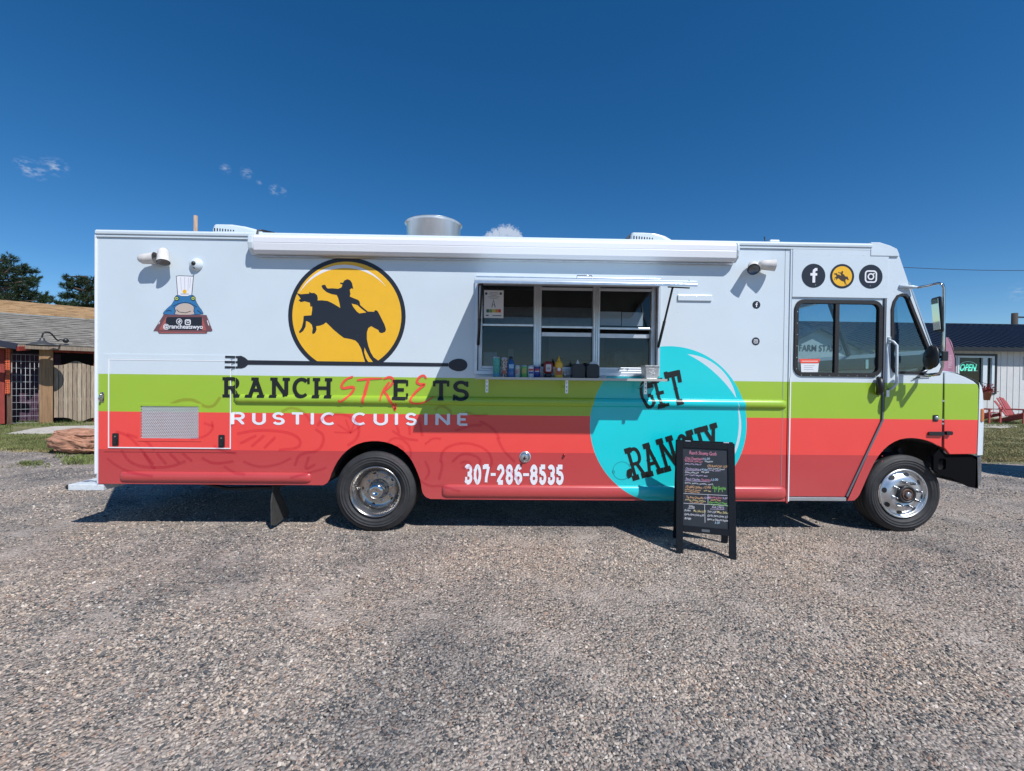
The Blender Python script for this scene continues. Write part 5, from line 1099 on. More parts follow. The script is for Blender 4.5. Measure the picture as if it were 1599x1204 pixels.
for L_ in ([(410, 430), (430, 340), (520, 295), (640, 290), (760, 340), (800, 430), (760, 500)], [(500, 430), (560, 370), (640, 370), (710, 410), (700, 450)], [(400, 560), (430, 460), (420, 420)], [(830, 250), (870, 340), (960, 430)], [(700, 130), (800, 180), (850, 260)], [(60, 200), (150, 260), (250, 270)], [(80, 120), (110, 220)], [(180, 130), (190, 230)], [(260, 130), (280, 240)], [(370, 50), (420, 10), (500, 60), (470, 120)], [(520, 200), (640, 160), (720, 160)]): fp_(L_, 4.2)
D.stroke([W(528+33*math.cos(t*.2), 672+26*math.sin(t*.2)) for t in range(17, 38)], .03)
for k in range(5): D.stroke([W(548, 676), W(548+26*math.cos(k*.6+3.2), 676+22*math.sin(k*.6+3.2))], .018)
for L_ in ([(20, 300), (60, 250), (140, 260), (200, 330), (190, 420), (110, 440), (40, 400), (20, 300)], [(70, 330), (110, 300), (150, 340), (130, 380), (80, 380)], [(300, 300), (360, 250), (420, 260)], [(260, 560), (330, 610), (420, 600), (560, 640)], [(560, 440), (600, 420), (640, 440), (620, 480), (570, 470)], [(880, 470), (960, 520), (1000, 600)], [(300, 420), (340, 500), (300, 560)], [(600, 60), (680, 90), (760, 80)]): fp_(L_, 3.6)
for L_ in ([(30, 380), (90, 430), (180, 470), (330, 490)], [(700, 300), (760, 340), (840, 350)], [(560, 260), (640, 250), (700, 200), (690, 150)], [(640, 160), (700, 180)], [(1120, 90), (1180, 60), (1260, 90), (1300, 150)], [(1400, 440), (1300, 470), (1180, 500)], [(880, 400), (980, 440), (1100, 420), (1180, 380)], [(760, 430), (820, 470), (900, 480)]): fs_(L_, 3.8)
D.build('tone_on_tone_print', film_mat('tone_print', (.93, .82, .88)), TR, conform=True)['kind'] = 'stuff'

# ================================================================== THINGS ON THE SHELF
def at_shelf(u, y=-.17): return WX(u, 575, y)
def can(u, h, r, cols, label, y=-.17, name='drink_can', neck=True):
    x = at_shelf(u, y); t = thing(name, label, 'can', (x, y, SHZ), group='drinks on the serving shelf')
    MB().lathe([(0, 0), (r*.82, 0), (r*.86, .004), (r, .012), (r, h-.014)], (0, 0, 0), 'Z', 24).build('body', cols[0], t)
    MB().lathe([(r, h-.014), (r*.84, h-.002), (r*.84, h), (r*.78, h-.004), (0, h-.004)], (0, 0, 0), 'Z', 24).build('lid', M_ALU, t)
    return t, r, h
def label_patch(t, r, a0, a1, z0, z1, m, name='label', bulge=.0006):
    n = 8; vs = []
    for k in range(n+1):
        a = R_(-90+a0+(a1-a0)*k/n); vs += [((r+bulge)*math.cos(a), (r+bulge)*math.sin(a), z0), ((r+bulge)*math.cos(a), (r+bulge)*math.sin(a), z1)]
    MB().add(vs, [(2*k, 2*k+2, 2*k+3, 2*k+1) for k in range(n)], True).build(name, m, t)
def leafy(name, a, b, sc=60):
    m = bpy.data.materials.new(name); m.use_nodes = True; N = m.node_tree.nodes; L = m.node_tree.links; p = N['Principled BSDF']; p.inputs['Roughness'].default_value = .4
    v = N.new('ShaderNodeTexNoise'); v.inputs['Scale'].default_value = sc; v.inputs['Detail'].default_value = 2; r = N.new('ShaderNodeValToRGB'); r.color_ramp.elements[0].position = .48; r.color_ramp.elements[1].position = .55
    r.color_ramp.elements[0].color = a+(1,); r.color_ramp.elements[1].color = b+(1,); tc = N.new('ShaderNodeTexCoord'); L.new(tc.outputs['Object'], v.inputs['Vector']); L.new(v.outputs['Fac'], r.inputs[0]); L.new(r.outputs[0], p.inputs['Base Color']); return m
t, r, h = can(775.5, .205, .036, [leafy('teal_can_print', (.03, .30, .25), (.10, .45, .38), 90)], 'tall teal drink can, leftmost on the serving shelf')
label_patch(t, r, -70, 70, .012, .04, mat('blue_band', (.05, .25, .4), .4), 'band')
t, r, h = can(787.5, .200, .033, [leafy('floral_can_print', (.55, .5, .46), (.06, .03, .03), 70)], 'tall cream can with a dark floral pattern beside the teal can'); label_patch(t, r, -40, 30, .03, .07, mat('rust_print', (.4, .12, .08), .5))
def bottle(u, prof, m, label, y=-.17, name='bottle', cat='bottle', group='drinks on the serving shelf'):
    x = at_shelf(u, y); t = thing(name, label, cat, (x, y, SHZ), group=group); MB().lathe(prof, (0, 0, 0), 'Z', 24).build('body', m, t); return t
M_BLUEP = mat('blue_bottle_plastic', (.012, .11, .33), .2, coat=.5)
t = bottle(798, [(0, 0), (.034, 0), (.037, .01), (.037, .07), (.033, .085), (.037, .10), (.037, .135), (.028, .16), (.017, .175), (.015, .185)], M_BLUEP, 'blue plastic sports drink bottle with a dark cap', name='drink_bottle')
MB().lathe([(.018, .183), (.018, .205), (.012, .212), (0, .212)], (0, 0, 0), 'Z', 16).build('cap', M_INK, t); label_patch(t, .037, -35, 45, .09, .13, mat('pale_blue_print', (.3, .5, .65), .4))
t, r, h = can(808, .124, .032, [mat('grey_green_can', (.40, .48, .45), .4, .3)], 'short silver-green soda can right of the blue bottle'); label_patch(t, r, -50, 40, .035, .085, leafy('mixed_print', (.5, .5, .45), (.35, .1, .08), 120))
t, r, h = can(818.5, .124, .032, [mat('lime_can', (.14, .42, .10), .4, .2)], 'short lime green soda can between silver and white cans'); label_patch(t, r, -50, 40, .04, .09, leafy('lime_print', (.35, .55, .1), (.45, .2, .1), 110))
for (u, c, lb) in ((829, (.62, .64, .68), 'short white cola can with a red and blue emblem'), (838.5, (.02, .04, .22), 'short dark blue cola can with a red and white emblem')):
    t, r, h = can(u, .124, .033, [mat('can_colour_%d' % int(u), c, .35, .2)], lb)
    label_patch(t, r, -42, 42, .068, .088, mat('cola_red', (.5, .03, .04), .4), 'emblem_top'); label_patch(t, r, -42, 42, .060, .067, M_WINK, 'emblem_wave'); label_patch(t, r, -42, 42, .038, .059, mat('cola_blue', (.02, .05, .3), .4), 'emblem_base')
# ketchup: wide flat bottle; mustard: waisted with pointed spout
def flatbottle(u, w, d, sec, m, label, name, y=-.17):
    x = at_shelf(u, y); t = thing(name, label, 'bottle', (x, y, SHZ), group='sauce bottles on the serving shelf'); n = 20; vs = []
    for (k, z) in sec: vs += [(w*k*math.cos(2*math.pi*j/n), d*k*math.sin(2*math.pi*j/n), z) for j in range(n)]
    MB().add(vs, [(i*n+j, i*n+(j+1) % n, (i+1)*n+(j+1) % n, (i+1)*n+j) for i in range(len(sec)-1) for j in range(n)]+[tuple(reversed(range(n))), tuple((len(sec)-1)*n+j for j in range(n))], True).build('body', m, t); return t
t = flatbottle(856, .050, .032, [(.55, 0), (.6, .02), (.62, .045), (.92, .05), (1, .07), (1, .13), (.95, .15), (.7, .163), (.0, .166)], mat('ketchup_red', (.25, .02, .012), .3, coat=.3), 'red ketchup squeeze bottle standing on its wide dark cap', 'ketchup_bottle')
MB().plate(rrect(-.026, .026, .062, .135, .01), [], -.0385, -.033).build('label', mat('cream_label', (.6, .56, .56), .5), t, bevel=.002)
t2 = MB().box(-.016, .016, -.0400, -.0386, .085, .092).box(-.012, .012, -.0400, -.0386, .1, .104); t2.build('label_print', M_INK, t)
MB().lathe([(0, 0), (.033, 0), (.034, .03), (.030, .044), (0, .046)], (0, 0, 0), 'Z', 20).build('cap', M_INK, t)
t = flatbottle(872.5, .044, .030, [(.9, 0), (1, .01), (.98, .05), (.86, .08), (.95, .11), (.98, .13), (.8, .155), (.42, .172), (.3, .175)], mat('mustard_yellow', (.75, .42, .02), .35, coat=.3), 'yellow mustard squeeze bottle with a pointed spout', 'mustard_bottle')
MB().lathe([(.018, .174), (.017, .188), (.007, .198), (.004, .222), (0, .222)], (0, 0, 0), 'Z', 16).build('spout', MATS['mustard_yellow'], t)
MB().plate(rrect(-.030, .030, .03, .10, .008), [], -.034, -.0275).build('label', mat('brick_label', (.42, .10, .03), .5), t, bevel=.002)
MB().plate(arc(0, .085, .018, .018, 0, 360, 18)[:-1], [], -.0365, -.0342).build('label_badge', M_WINK, t)
# napkin holders
for i, (u, lb) in enumerate(((902, 'black napkin holder with one pointed white napkin, left of the pair'), (924.5, 'black napkin holder with a crumpled napkin, right of the pair'))):
    x = at_shelf(u, -.15); t = thing('napkin_holder', lb, 'napkin holder', (x, -.15, SHZ), group='napkin holders on the shelf')
    MB().plate([(-.065, .012), (-.055, 0), (.055, 0), (.068, .012), (.066, .115), (.05, .142), (-.045, .145), (-.066, .118)], [], -.055, .055).build('body', mat('black_napkin_box', (.012, .014, .02), .35), t, bevel=.008)
    q = MB()
    if i == 0: q.add([(-.02, 0, .140), (.022, 0, .140), (.02, .03, .140), (-.016, .03, .140), (.0, .005, .192)], [(0, 1, 4), (1, 2, 4), (2, 3, 4), (3, 0, 4)])
    else: q.add([(-.03, -.02, .138), (.045, -.02, .138), (.05, .02, .14), (-.02, .03, .14), (-.022, -.015, .158), (.0, -.01, .172), (.035, .0, .178), (.062, .01, .150), (.02, .015, .165)], [(0, 4, 5), (0, 5, 1), (1, 5, 6), (1, 6, 7), (1, 7, 2), (2, 7, 6), (2, 6, 8), (8, 3, 2), (8, 4, 3), (3, 4, 0), (5, 4, 8), (5, 8, 6)])
    q.build('napkin', mat('napkin_white', (.7, .7, .72), .9), t)
# engraved tip pail
x = at_shelf(1014.8, -.16); t = thing('metal_pail', 'square engraved metal tip pail at the right end of the serving shelf', 'pail', (x, -.16, SHZ))
sec = [(.062, 0), (.064, .004), (.074, .118), (.074, .121), (.081, .124), (.081, .134), (.077, .137)]; vs = []
for (a, z) in sec: vs += [(p[0], p[1], z) for p in rrect(-a, a, -a, a, .014, 3)]
n = 16; MB().add(vs, [(i*n+j, i*n+(j+1) % n, (i+1)*n+(j+1) % n, (i+1)*n+j) for i in range(len(sec)-1) for j in range(n)]+[tuple(range(n))], False).build('body', mat('pail_metal', (.50, .50, .49), .42, .7, var=.2, vscale=60), t)
D = Decal(0); D.stroke(smooth_poly([(-.035, .10), (-.02, .108), (.0, .1), (.02, .108)], 1, False), .004); D.stroke([(-.012, .055), (.008, .095), (.026, .045)], .005, jag=.2); D.stroke([(-.03, .08), (-.012, .062), (.004, .07)], .004); D.stroke([(-.02, .035), (.0, .05), (.028, .06)], .004)
o = D.build('engraving', M_WINK, t, yshift=-.0735)
for v in o.data.vertices: v.co.y -= (v.co.z-.05)*.085
# small tins behind the sauces
for (u, z_) in ((847, .03), (863.5, .03), (882, .045)):
    x = at_shelf(u, -.07); MB().lathe([(0, 0), (.026, 0), (.026, z_+.02), (.02, z_+.022), (0, z_+.022)], (x, -.07, SHZ), 'Z', 16).build('dip_cup', M_ALU, None, (x, -.07, SHZ))
for o, l in zip([o for o in S.objects if o.name.startswith('dip_cup')], ('small steel dip cup behind the blue cola can', 'small steel dip cup between ketchup and mustard', 'steel dip cup right of the mustard bottle')): tag(o, l, 'cup', 'dip cups behind the sauces')

# ================================================================== MENU BOARD
pl_, pr_ = G(1057.5, 864.5), G(1148.5, 874.5); ex_ = (pr_-pl_); wd = ex_.length+.02; ang = math.atan2(ex_.y, ex_.x)
SB = thing('menu_board', 'black A-frame chalkboard with a colourful handwritten menu standing on the gravel', 'sign', ((pl_+pr_)/2), ang)
LH = 1.06; lean = .17
M_FRM = mat('black_stained_wood', (.010, .013, .018), .7, spec=.15, var=.3, vscale=20, stretch=(6, 6, 1), bump=.2, bscale=40)
def tilt(y, z, yo=0): return (y+yo+z*math.sin(lean), z*math.cos(lean)-y*0)
def sbox(x0, x1, d0, d1, z0, z1, name, m, par=SB, bev=.003, s_=1):
    def T(x, d, z): return (x, s_*(z*math.sin(lean)+d) if s_ > 0 else .46*1-(z*math.sin(lean))-d, z*math.cos(lean)-(d*math.sin(lean) if s_ > 0 else 0))
    return MB().hexa([T(x0, d0, z0), T(x1, d0, z0), T(x1, d1, z0), T(x0, d1, z0), T(x0, d0, z1), T(x1, d0, z1), T(x1, d1, z1), T(x0, d1, z1)]).build(name, m, par, bevel=bev)
hw = wd/2; fwid = .062
for s_, nm in ((1, ''), (-1, '')):
    sbox(-hw, -hw+fwid, 0, .022, .003, LH, 'leg', M_FRM, s_=s_); sbox(hw-fwid, hw, 0, .022, .003, LH, 'leg', M_FRM, s_=s_)
    sbox(-hw+fwid, hw-fwid, 0, .022, LH-.062, LH, 'top_rail', M_FRM, s_=s_); sbox(-hw+fwid, hw-fwid, 0, .022, .205, .265, 'bottom_rail', M_FRM, s_=s_)
    sbox(-hw+fwid, hw-fwid, .010, .016, .265, LH-.062, 'chalkboard', mat('chalkboard', (.022, .027, .034), .5, var=.35, vscale=3, detail=8), s_=s_, bev=0)
for x in (-hw+.08, hw-.10): sbox(x, x+.05, -.003, .024, LH-.002, LH+.008, 'hinge', M_ALU)
sbox(-.035, .035, -.002, -.0002, .222, .245, 'maker_plate', mat('dull_plate', (.10, .11, .12), .5), bev=0)
def chalk(txt, u, v, px, col, shear=.25, w=None):
    """u, v: photograph position, turned into board coordinates"""
    bx = -hw+fwid+(u-1064)/(1137.5-1064)*(2*hw-2*fwid); top_v = 702+(u-1064)*.055; bot_v = 832+(u-1064)*.12
    bz = (LH-.062)-(v-top_v)/(bot_v-top_v)*((LH-.062)-.265)
    size = px/168*1.25; vs, fs = text_mesh(txt, size, shear, .0002)
    if w: k = (w/168)/max(1e-6, max(p[0] for p in vs)-min(p[0] for p in vs)); k = min(1.5, k)
    else: k = 1
    out = MB(); dd = .0093
    out.add([(bx+p[0]*k, (bz+p[1])*math.sin(lean)+dd, (bz+p[1]+.003*math.sin(p[0]*90+u))*math.cos(lean)-dd*math.sin(lean)) for p in vs], fs)
    out.build('chalk_writing', mat('chalk_'+col, {'pink': (.62, .22, .32), 'white': (.62, .62, .66), 'lilac': (.50, .42, .60), 'orange': (.66, .38, .20), 'green': (.20, .55, .10), 'blue': (.38, .52, .66), 'yellow': (.62, .52, .25)}[col], .9), SB, fix=False)
def cline(u0, v0, u1, v1, col='white', w=.004):
    def bp_(u, v):
        bx = -hw+fwid+(u-1064)/(1137.5-1064)*(2*hw-2*fwid); tv = 702+(u-1064)*.055; bv = 832+(u-1064)*.12; bz = (LH-.062)-(v-tv)/(bv-tv)*((LH-.062)-.265); return bx, bz
    (x0, z0), (x1, z1) = bp_(u0, v0), bp_(u1, v1); mb = MB(); dd = .0092
    dx_, dz_ = x1-x0, z1-z0; l = math.hypot(dx_, dz_); nx_, nz2 = -dz_/l*w/2, dx_/l*w/2
    mb.add([(x, z*math.sin(lean)+dd, z*math.cos(lean)-dd*math.sin(lean)) for x, z in ((x0-nx_, z0-nz2), (x1-nx_, z1-nz2), (x1+nx_, z1+nz2), (x0+nx_, z0+nz2))], [(0, 1, 2, 3)])
    mb.build('chalk_line', MATS['chalk_'+col], SB, fix=False)
chalk('Ranch Streets Grub', 1074, 713.5, 6.6, 'pink', w=41)
chalk('Cody Cheesesteak', 1067, 721.5, 4.2, 'pink', w=27); chalk('15.00', 1096, 723, 4, 'blue'); chalk('chips/fries', 1100, 727, 3, 'white', w=12); cline(1066, 722.8, 1093, 723.8, 'pink', .003)
chalk('Shaved steak, cheese sauce', 1067, 726, 3, 'pink', w=27); chalk('peppers, onions, hoagie roll', 1067, 730.5, 2.8, 'lilac', w=25)
chalk('Old Road Club 12.00', 1104, 735, 4.0, 'orange', w=30); chalk('ham, turkey, bacon', 1105, 738.8, 2.7, 'white', w=25); chalk('swiss, mayo', 1106, 742, 2.7, 'lilac', w=18)
chalk('Old Road Nachos', 1068, 739.8, 4.0, 'lilac', w=23); chalk('14.00', 1092, 741.5, 4, 'blue'); chalk('add steak', 1094, 745, 3, 'white', w=12); cline(1067, 741, 1090, 742, 'lilac', .003)
chalk('Queso, pulled pork', 1067, 745, 3, 'white', w=21); chalk('sour cream, jalapeno, pico', 1067, 749, 2.8, 'lilac', w=34)
chalk('Ranch Chicken', 1068, 757, 4.2, 'lilac', w=22); chalk('Sandwich', 1094, 758.8, 4.0, 'pink', w=14); chalk('13.00', 1109, 758.6, 4, 'blue'); cline(1067, 758.4, 1108, 761, 'lilac', .003)
chalk('bacon, lettuce, tomato, ranch', 1067, 762.8, 2.8, 'white', w=42)
chalk('(3) BBQ Sliders', 1068, 770, 4.2, 'orange', w=25); chalk('12.00', 1097, 771.5, 4, 'orange'); chalk('pulled pork, pickles', 1067, 774, 2.8, 'orange', w=24); chalk('on a toasted bun', 1067, 777.2, 2.8, 'orange', w=22); chalk('with slaw', 1098, 776.5, 2.8, 'yellow', w=11)
chalk('Daily Specials', 1112, 772.5, 5, 'green', w=20)
for u in (1116, 1122, 1128): cline(u, 773.5, u+.3, 778.5, 'green', .004)
cline(1065, 779.6, 1137, 784.5, 'white', .0035); cline(1065, 796, 1137, 801, 'white', .0035); cline(1105, 782.5, 1105, 798, 'white', .0035); cline(1099.5, 799, 1100, 829, 'white', .0035)
chalk('The Road Quesadilla', 1069, 787.3, 3.8, 'orange', w=25); chalk('12.00', 1097, 789, 3.8, 'lilac'); chalk('chicken, cheese, peppers', 1067, 791, 2.8, 'yellow', w=31); chalk('sour cream, salsa', 1075, 795, 2.8, 'orange', w=20)
chalk('Smothered Spud', 1107, 788, 3.4, 'pink', w=18); chalk('9.00', 1128, 790, 3.4, 'lilac'); chalk('loaded fries', 1109, 792, 3, 'orange', w=15); chalk('green chile and cheese', 1107, 796, 2.9, 'green', w=26); chalk('ask about gluten free', 1107, 799.6, 2.9, 'green', w=28)
chalk('Sides', 1073, 803, 4.6, 'white', w=9); cline(1072, 804.6, 1083, 805, 'white', .003); chalk('Fries', 1066, 809, 3.8, 'white'); chalk('Mac Salad 3.00', 1081, 810.5, 3.8, 'yellow', w=18); chalk('Garlic Parm Fries 4.50', 1066, 815.5, 3.8, 'white', w=29); chalk('Rings', 1066, 822, 3.8, 'white')
chalk('ALA CARTE', 1111, 805, 4.2, 'lilac', shear=0, w=18); cline(1108, 806.5, 1131, 808, 'lilac', .003); chalk('Tots 3.00', 1103.5, 812, 3.8, 'white', w=13); chalk('Mac Salad', 1119, 813.5, 3.8, 'yellow', w=17); chalk('Garlic Parm Fries 3.50', 1103.5, 818.5, 3.8, 'white', w=31); chalk('Beans or Jalapeno Poppers', 1103.5, 824.5, 3.6, 'white', w=32); chalk('3.00', 1115, 830.5, 3.6, 'blue')

# ================================================================== LEFT SIDE: shed, gate, boulder, trees
P0 = G(68, 661.5); FA = R_(42); fe = Vector((math.cos(FA), math.sin(FA), 0)); fn = Vector((math.sin(FA), -math.cos(FA), 0))
def FLp(u, v, off=0.0):
    """pixel -> (local x, z) on the facade plane pulled forward by off"""
    d = ray(u, v); o_ = P0+fn*off-CAM; t = o_.dot(fn)/d.dot(fn); p = CAM+d*t; return ((p-P0).dot(fe), p.z)
SHD = thing('wooden_shed', 'weathered shed with a shingle roof and red trim behind the food truck', 'shed', P0, FA)
M_REDW = mat('red_painted_wood', (.26, .035, .025), .7, var=.3, vscale=6, stretch=(6, 6, .6), bump=.3, bscale=30)
M_OLDW = mat('weathered_wood', (.24, .19, .145), .85, var=.4, vscale=5, stretch=(9, 9, .5), bump=.6, bscale=30, detail=9)
M_PURP = mat('purple_painted_boards', (.085, .04, .075), .7, var=.3, vscale=4, stretch=(6, 6, .6), bump=.3, bscale=25)
zeav = FLp(85, 540)[1]
xL = FLp(-40, 600)[0]; xg1 = FLp(147, 600)[0]
wl_ = FLp(8, 600)[0]
for k in range(5):
    a = xL+(wl_-xL)*k/5; b = xL+(wl_-xL)*(k+1)/5; MB().box(a+.004, b-.004, -.06, .02, .05, zeav-.02).build('board', M_REDW, SHD, bevel=.004)
MB().box(xL, wl_, .021, .08, .03, zeav-.02).build('wall', M_REDW, SHD)
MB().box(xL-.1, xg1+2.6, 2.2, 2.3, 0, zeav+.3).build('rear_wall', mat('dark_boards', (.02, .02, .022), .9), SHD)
MB().box(xg1+.12, xg1+2.6, -.05, .05, 0, zeav).build('side_wall', M_REDW, SHD)
MB().box(FLp(83, 545)[0], xg1+2.6, -.12, -.02, FLp(100, 548)[1]-.06, FLp(100, 543)[1]+.02).build('header_beam', M_REDW, SHD, bevel=.006)
pw0, pw1 = FLp(22, 600)[0], FLp(61, 600)[0]
npb = 7
for k in range(npb):
    a = pw0+(pw1-pw0+.6)*k/npb-.1; MB().box(a, a+(pw1-pw0+.6)/npb-.012, .75, .79, .05, zeav-.25).build('board', M_PURP, SHD, bevel=.004)
MB().box(FLp(11, 600)[0], FLp(20, 600)[0], -.08, .08, 0, zeav-.02).build('post', mat('brown_post', (.11, .055, .035), .8, var=.4, vscale=5, stretch=(6, 6, .6), bump=.5), SHD, bevel=.01)
MB().box(xg1-.02, xg1+.12, -.12, .08, 0, zeav).build('post', M_REDW, SHD, bevel=.01)
# roof: grey shingles below, tan ones on the higher roof behind
def shingle(name, a, b, sc, hl_=1.0):
    m = bpy.data.materials.new(name); m.use_nodes = True; N = m.node_tree.nodes; L = m.node_tree.links; p = N['Principled BSDF']; p.inputs['Roughness'].default_value = .9
    tc = N.new('ShaderNodeTexCoord'); mp_ = N.new('ShaderNodeMapping'); mp_.inputs['Scale'].default_value = (.3, 1.5, 1.5); L.new(tc.outputs['Object'], mp_.inputs[0])
    n = N.new('ShaderNodeTexNoise'); n.inputs['Scale'].default_value = sc; n.inputs['Detail'].default_value = 6; n.inputs['Roughness'].default_value = .65; L.new(mp_.outputs[0], n.inputs['Vector'])
    r = N.new('ShaderNodeValToRGB'); r.color_ramp.elements[0].position = .38; r.color_ramp.elements[1].position = .62; r.color_ramp.elements[0].color = a+(1,); r.color_ramp.elements[1].color = b+(1,)
    L.new(n.outputs['Fac'], r.inputs[0]); L.new(r.outputs[0], p.inputs['Base Color']); return m
M_SH1 = shingle('grey_shingles', (.13, .12, .105), (.32, .295, .26), 9); M_SH2 = shingle('tan_shingles', (.30, .19, .10), (.52, .36, .20), 9)
def roof_plane(name, A, B, C_, D_, m, courses, par=SHD):
    """A,B eave left/right; C,D ridge right/left (local). courses are built as real overlapping steps"""
    A, B, C_, D_ = map(Vector, (A, B, C_, D_)); mb = MB(); nrm = (B-A).cross(D_-A).normalized()
    if nrm.z < 0: nrm = -nrm
    rnd = random.Random(3)
    for k in range(courses):
        t0, t1 = k/courses, (k+1)/courses+.01
        a, b = A.lerp(D_, t0), B.lerp(C_, t0); c, d = B.lerp(C_, t1), A.lerp(D_, t1)
        nseg = 26; off0 = rnd.random()
        for j in range(nseg):
            s0, s1 = (j+off0-.5)/nseg, (j+1+off0-.5)/nseg; s0, s1 = max(0, s0), min(1, s1)
            if s1 <= s0: continue
            h_ = .028+rnd.uniform(0, .02)
            p = [a.lerp(b, s0), a.lerp(b, s1), d.lerp(c, s1), d.lerp(c, s0)]
            mb.add([p[0]+nrm*h_, p[1]+nrm*h_, p[2]+nrm*.004, p[3]+nrm*.004, p[0], p[1]], [(0, 1, 2, 3), (4, 5, 1, 0)])
    o = mb.build(name, m, par, fix=False); o['kind'] = 'stuff'; MB().add([A, B, C_, D_], [(0, 1, 2, 3)]).build('roof_deck', M_OLDW, par); return o
def LP(u, v, off):
    x, z = FLp(u, v, -off); return Vector((x, off, z))
rx1 = xg1+3.2
e0 = (xL-1.0, -.45, zeav-.02); e1 = (rx1, -.45, zeav-.02)
r_mid = LP(75, 494.5, 1.9); zrid = r_mid.z
roof_plane('shingles', e0, e1, (rx1, 1.9, zrid), (xL-1.0, 1.9, zrid), M_SH1, 16)
r2 = LP(75, 475, 4.2); zr2 = r2.z
roof_plane('shingles', (xL-1, 1.9, zrid+.02), (rx1+1, 1.9, zrid+.02), (rx1+1, 4.2, zr2), (xL-1, 4.2, zr2), M_SH2, 12)
MB().box(xL-1.0, rx1, -.47, -.44, zeav-.16, zeav-.03).build('fascia', M_OLDW, SHD, bevel=.006)
MB().box(xL-1.0, rx1, -.44, 0, zeav-.06, zeav-.045).build('soffit', M_OLDW, SHD)
# the lower navy awning roof at the far left
n0 = LP(-40, 530, -.9); n1 = LP(27, 541, -.9)
MB().bar((n0.x, -.95, n0.z+.02), (n1.x, -.95, n1.z-.0), .10, .20).build('porch_fascia', mat('navy_metal', (.012, .015, .032), .5), SHD, bevel=.01)
MB().bar((n1.x-.02, -.6, n1.z-.06), (FLp(47, 545)[0], -.3, zeav-.12), .08, .14).build('porch_trim', M_REDW, SHD, bevel=.01)
# barn lamp
lmp = MB(); lx, lz = FLp(103, 532.5, .3); ax_, az_ = FLp(66, 537, .45)
wallp = Vector((lx, -.46, lz)); hd0 = Vector((ax_, -1.15, az_))
d_ = ray(66, 534); yl = -1.0; o_ = P0+fn*1.0-CAM; tt = o_.dot(fn)/d_.dot(fn); pp = CAM+d_*tt; hx2 = (pp-P0).dot(fe); hz2 = pp.z
arm = [wallp, wallp+Vector((-.12, -.05, .02)), Vector((hx2+.32, -.72, hz2+.10)), Vector((hx2+.18, -.88, hz2+.30)), Vector((hx2+.05, -.98, hz2+.31)), Vector((hx2, -1.0, hz2+.2)), Vector((hx2, -1.0, hz2+.08))]
ap = [tuple(p) for p in arm]
def cr(P, n=5):
    out = []
    for i in range(len(P)-1):
        p0, p1, p2, p3 = P[max(0, i-1)], P[i], P[i+1], P[min(len(P)-1, i+2)]
        for k in range(n):
            t = k/n; out.append(.5*((2*p1)+(-p0+p2)*t+(2*p0-5*p1+4*p2-p3)*t*t+(-p0+3*p1-3*p2+p3)*t**3))
    return out+[P[-1]]
bl = MB().tube(cr(arm), .022, 8).build('barn_lamp', M_BLK, SHD)
MB().lathe([(.05, hz2+.13), (.07, hz2+.06), (.10, hz2+.02), (.16, hz2-.01), (.36, hz2-.09), (.38, hz2-.12), (.34, hz2-.10), (.1, hz2-.02)], (hx2, -1.0, 0), 'Z', 28).build('lamp_shade', mat('aged_zinc', (.10, .10, .10), .5, .5, var=.2), bl)
MB().lathe([(0, -.05), (.07, -.05), (.08, 0)], tuple(wallp), n=14).build('lamp_mount', M_BLK, bl)
# big timber post
gp0, gp1 = FLp(61.5, 600, .15)[0], FLp(83, 600, .15)[0]; c0 = P0+fe*((gp0+gp1)/2)+fn*.15
WP = MB().box(-(gp1-gp0)/2, (gp1-gp0)/2, -.14, .14, 0, zeav-.12).build('timber_post', mat('tan_timber', (.28, .165, .085), .8, var=.35, vscale=4, stretch=(8, 8, .4), bump=.6, bscale=20, detail=9), None, bevel=.015)
WP.location = c0; WP.rotation_euler = (0, 0, FA); tag(WP, 'thick tan timber post between the wire panel and the plank gate', 'post')
# wire panel
wx_0, wx_1 = FLp(19, 600)[0], FLp(61, 600)[0]; wzb, wzt = .06, FLp(40, 554)[1]; cc = P0+fe*wx_0
WPN = thing('wire_panel', 'galvanised wire mesh panel left of the timber post', 'fence panel', cc, FA); mw = .0042
for k in range(7): x = (wx_1-wx_0)*k/6; MB().tube([(x, -.1, wzb), (x, -.1, wzt)], mw, 5).build('wire', MATS['galvanised_mesh'], WPN)
nr_ = 11
for k in range(nr_): z = wzb+(wzt-wzb)*k/(nr_-1); MB().tube([(0, -.105, z), (wx_1-wx_0, -.105, z)], mw, 5).build('wire', MATS['galvanised_mesh'], WPN)
# orange snow-fence strip
of = MB(); ox_ = FLp(10.5, 600, .14)[0]
for k in range(24):
    z = 1.05+k*.062
    of.bar((ox_-.03+random.uniform(-.01, .01), -.14, z), (ox_+.07, -.15, z+random.uniform(-.02, .02)), .012, .02)
for xx in (-.02, .02, .05): of.bar((ox_+xx, -.145, 1.0), (ox_+xx+.02, -.145, 2.5), .012, .014)
o = of.build('safety_netting', mat('orange_plastic', (.75, .14, .05), .6), None, (0, 0, 0)); o.location = P0; o.rotation_euler = (0, 0, FA); tag(o, 'strip of orange safety netting hanging on the brown post', 'netting')
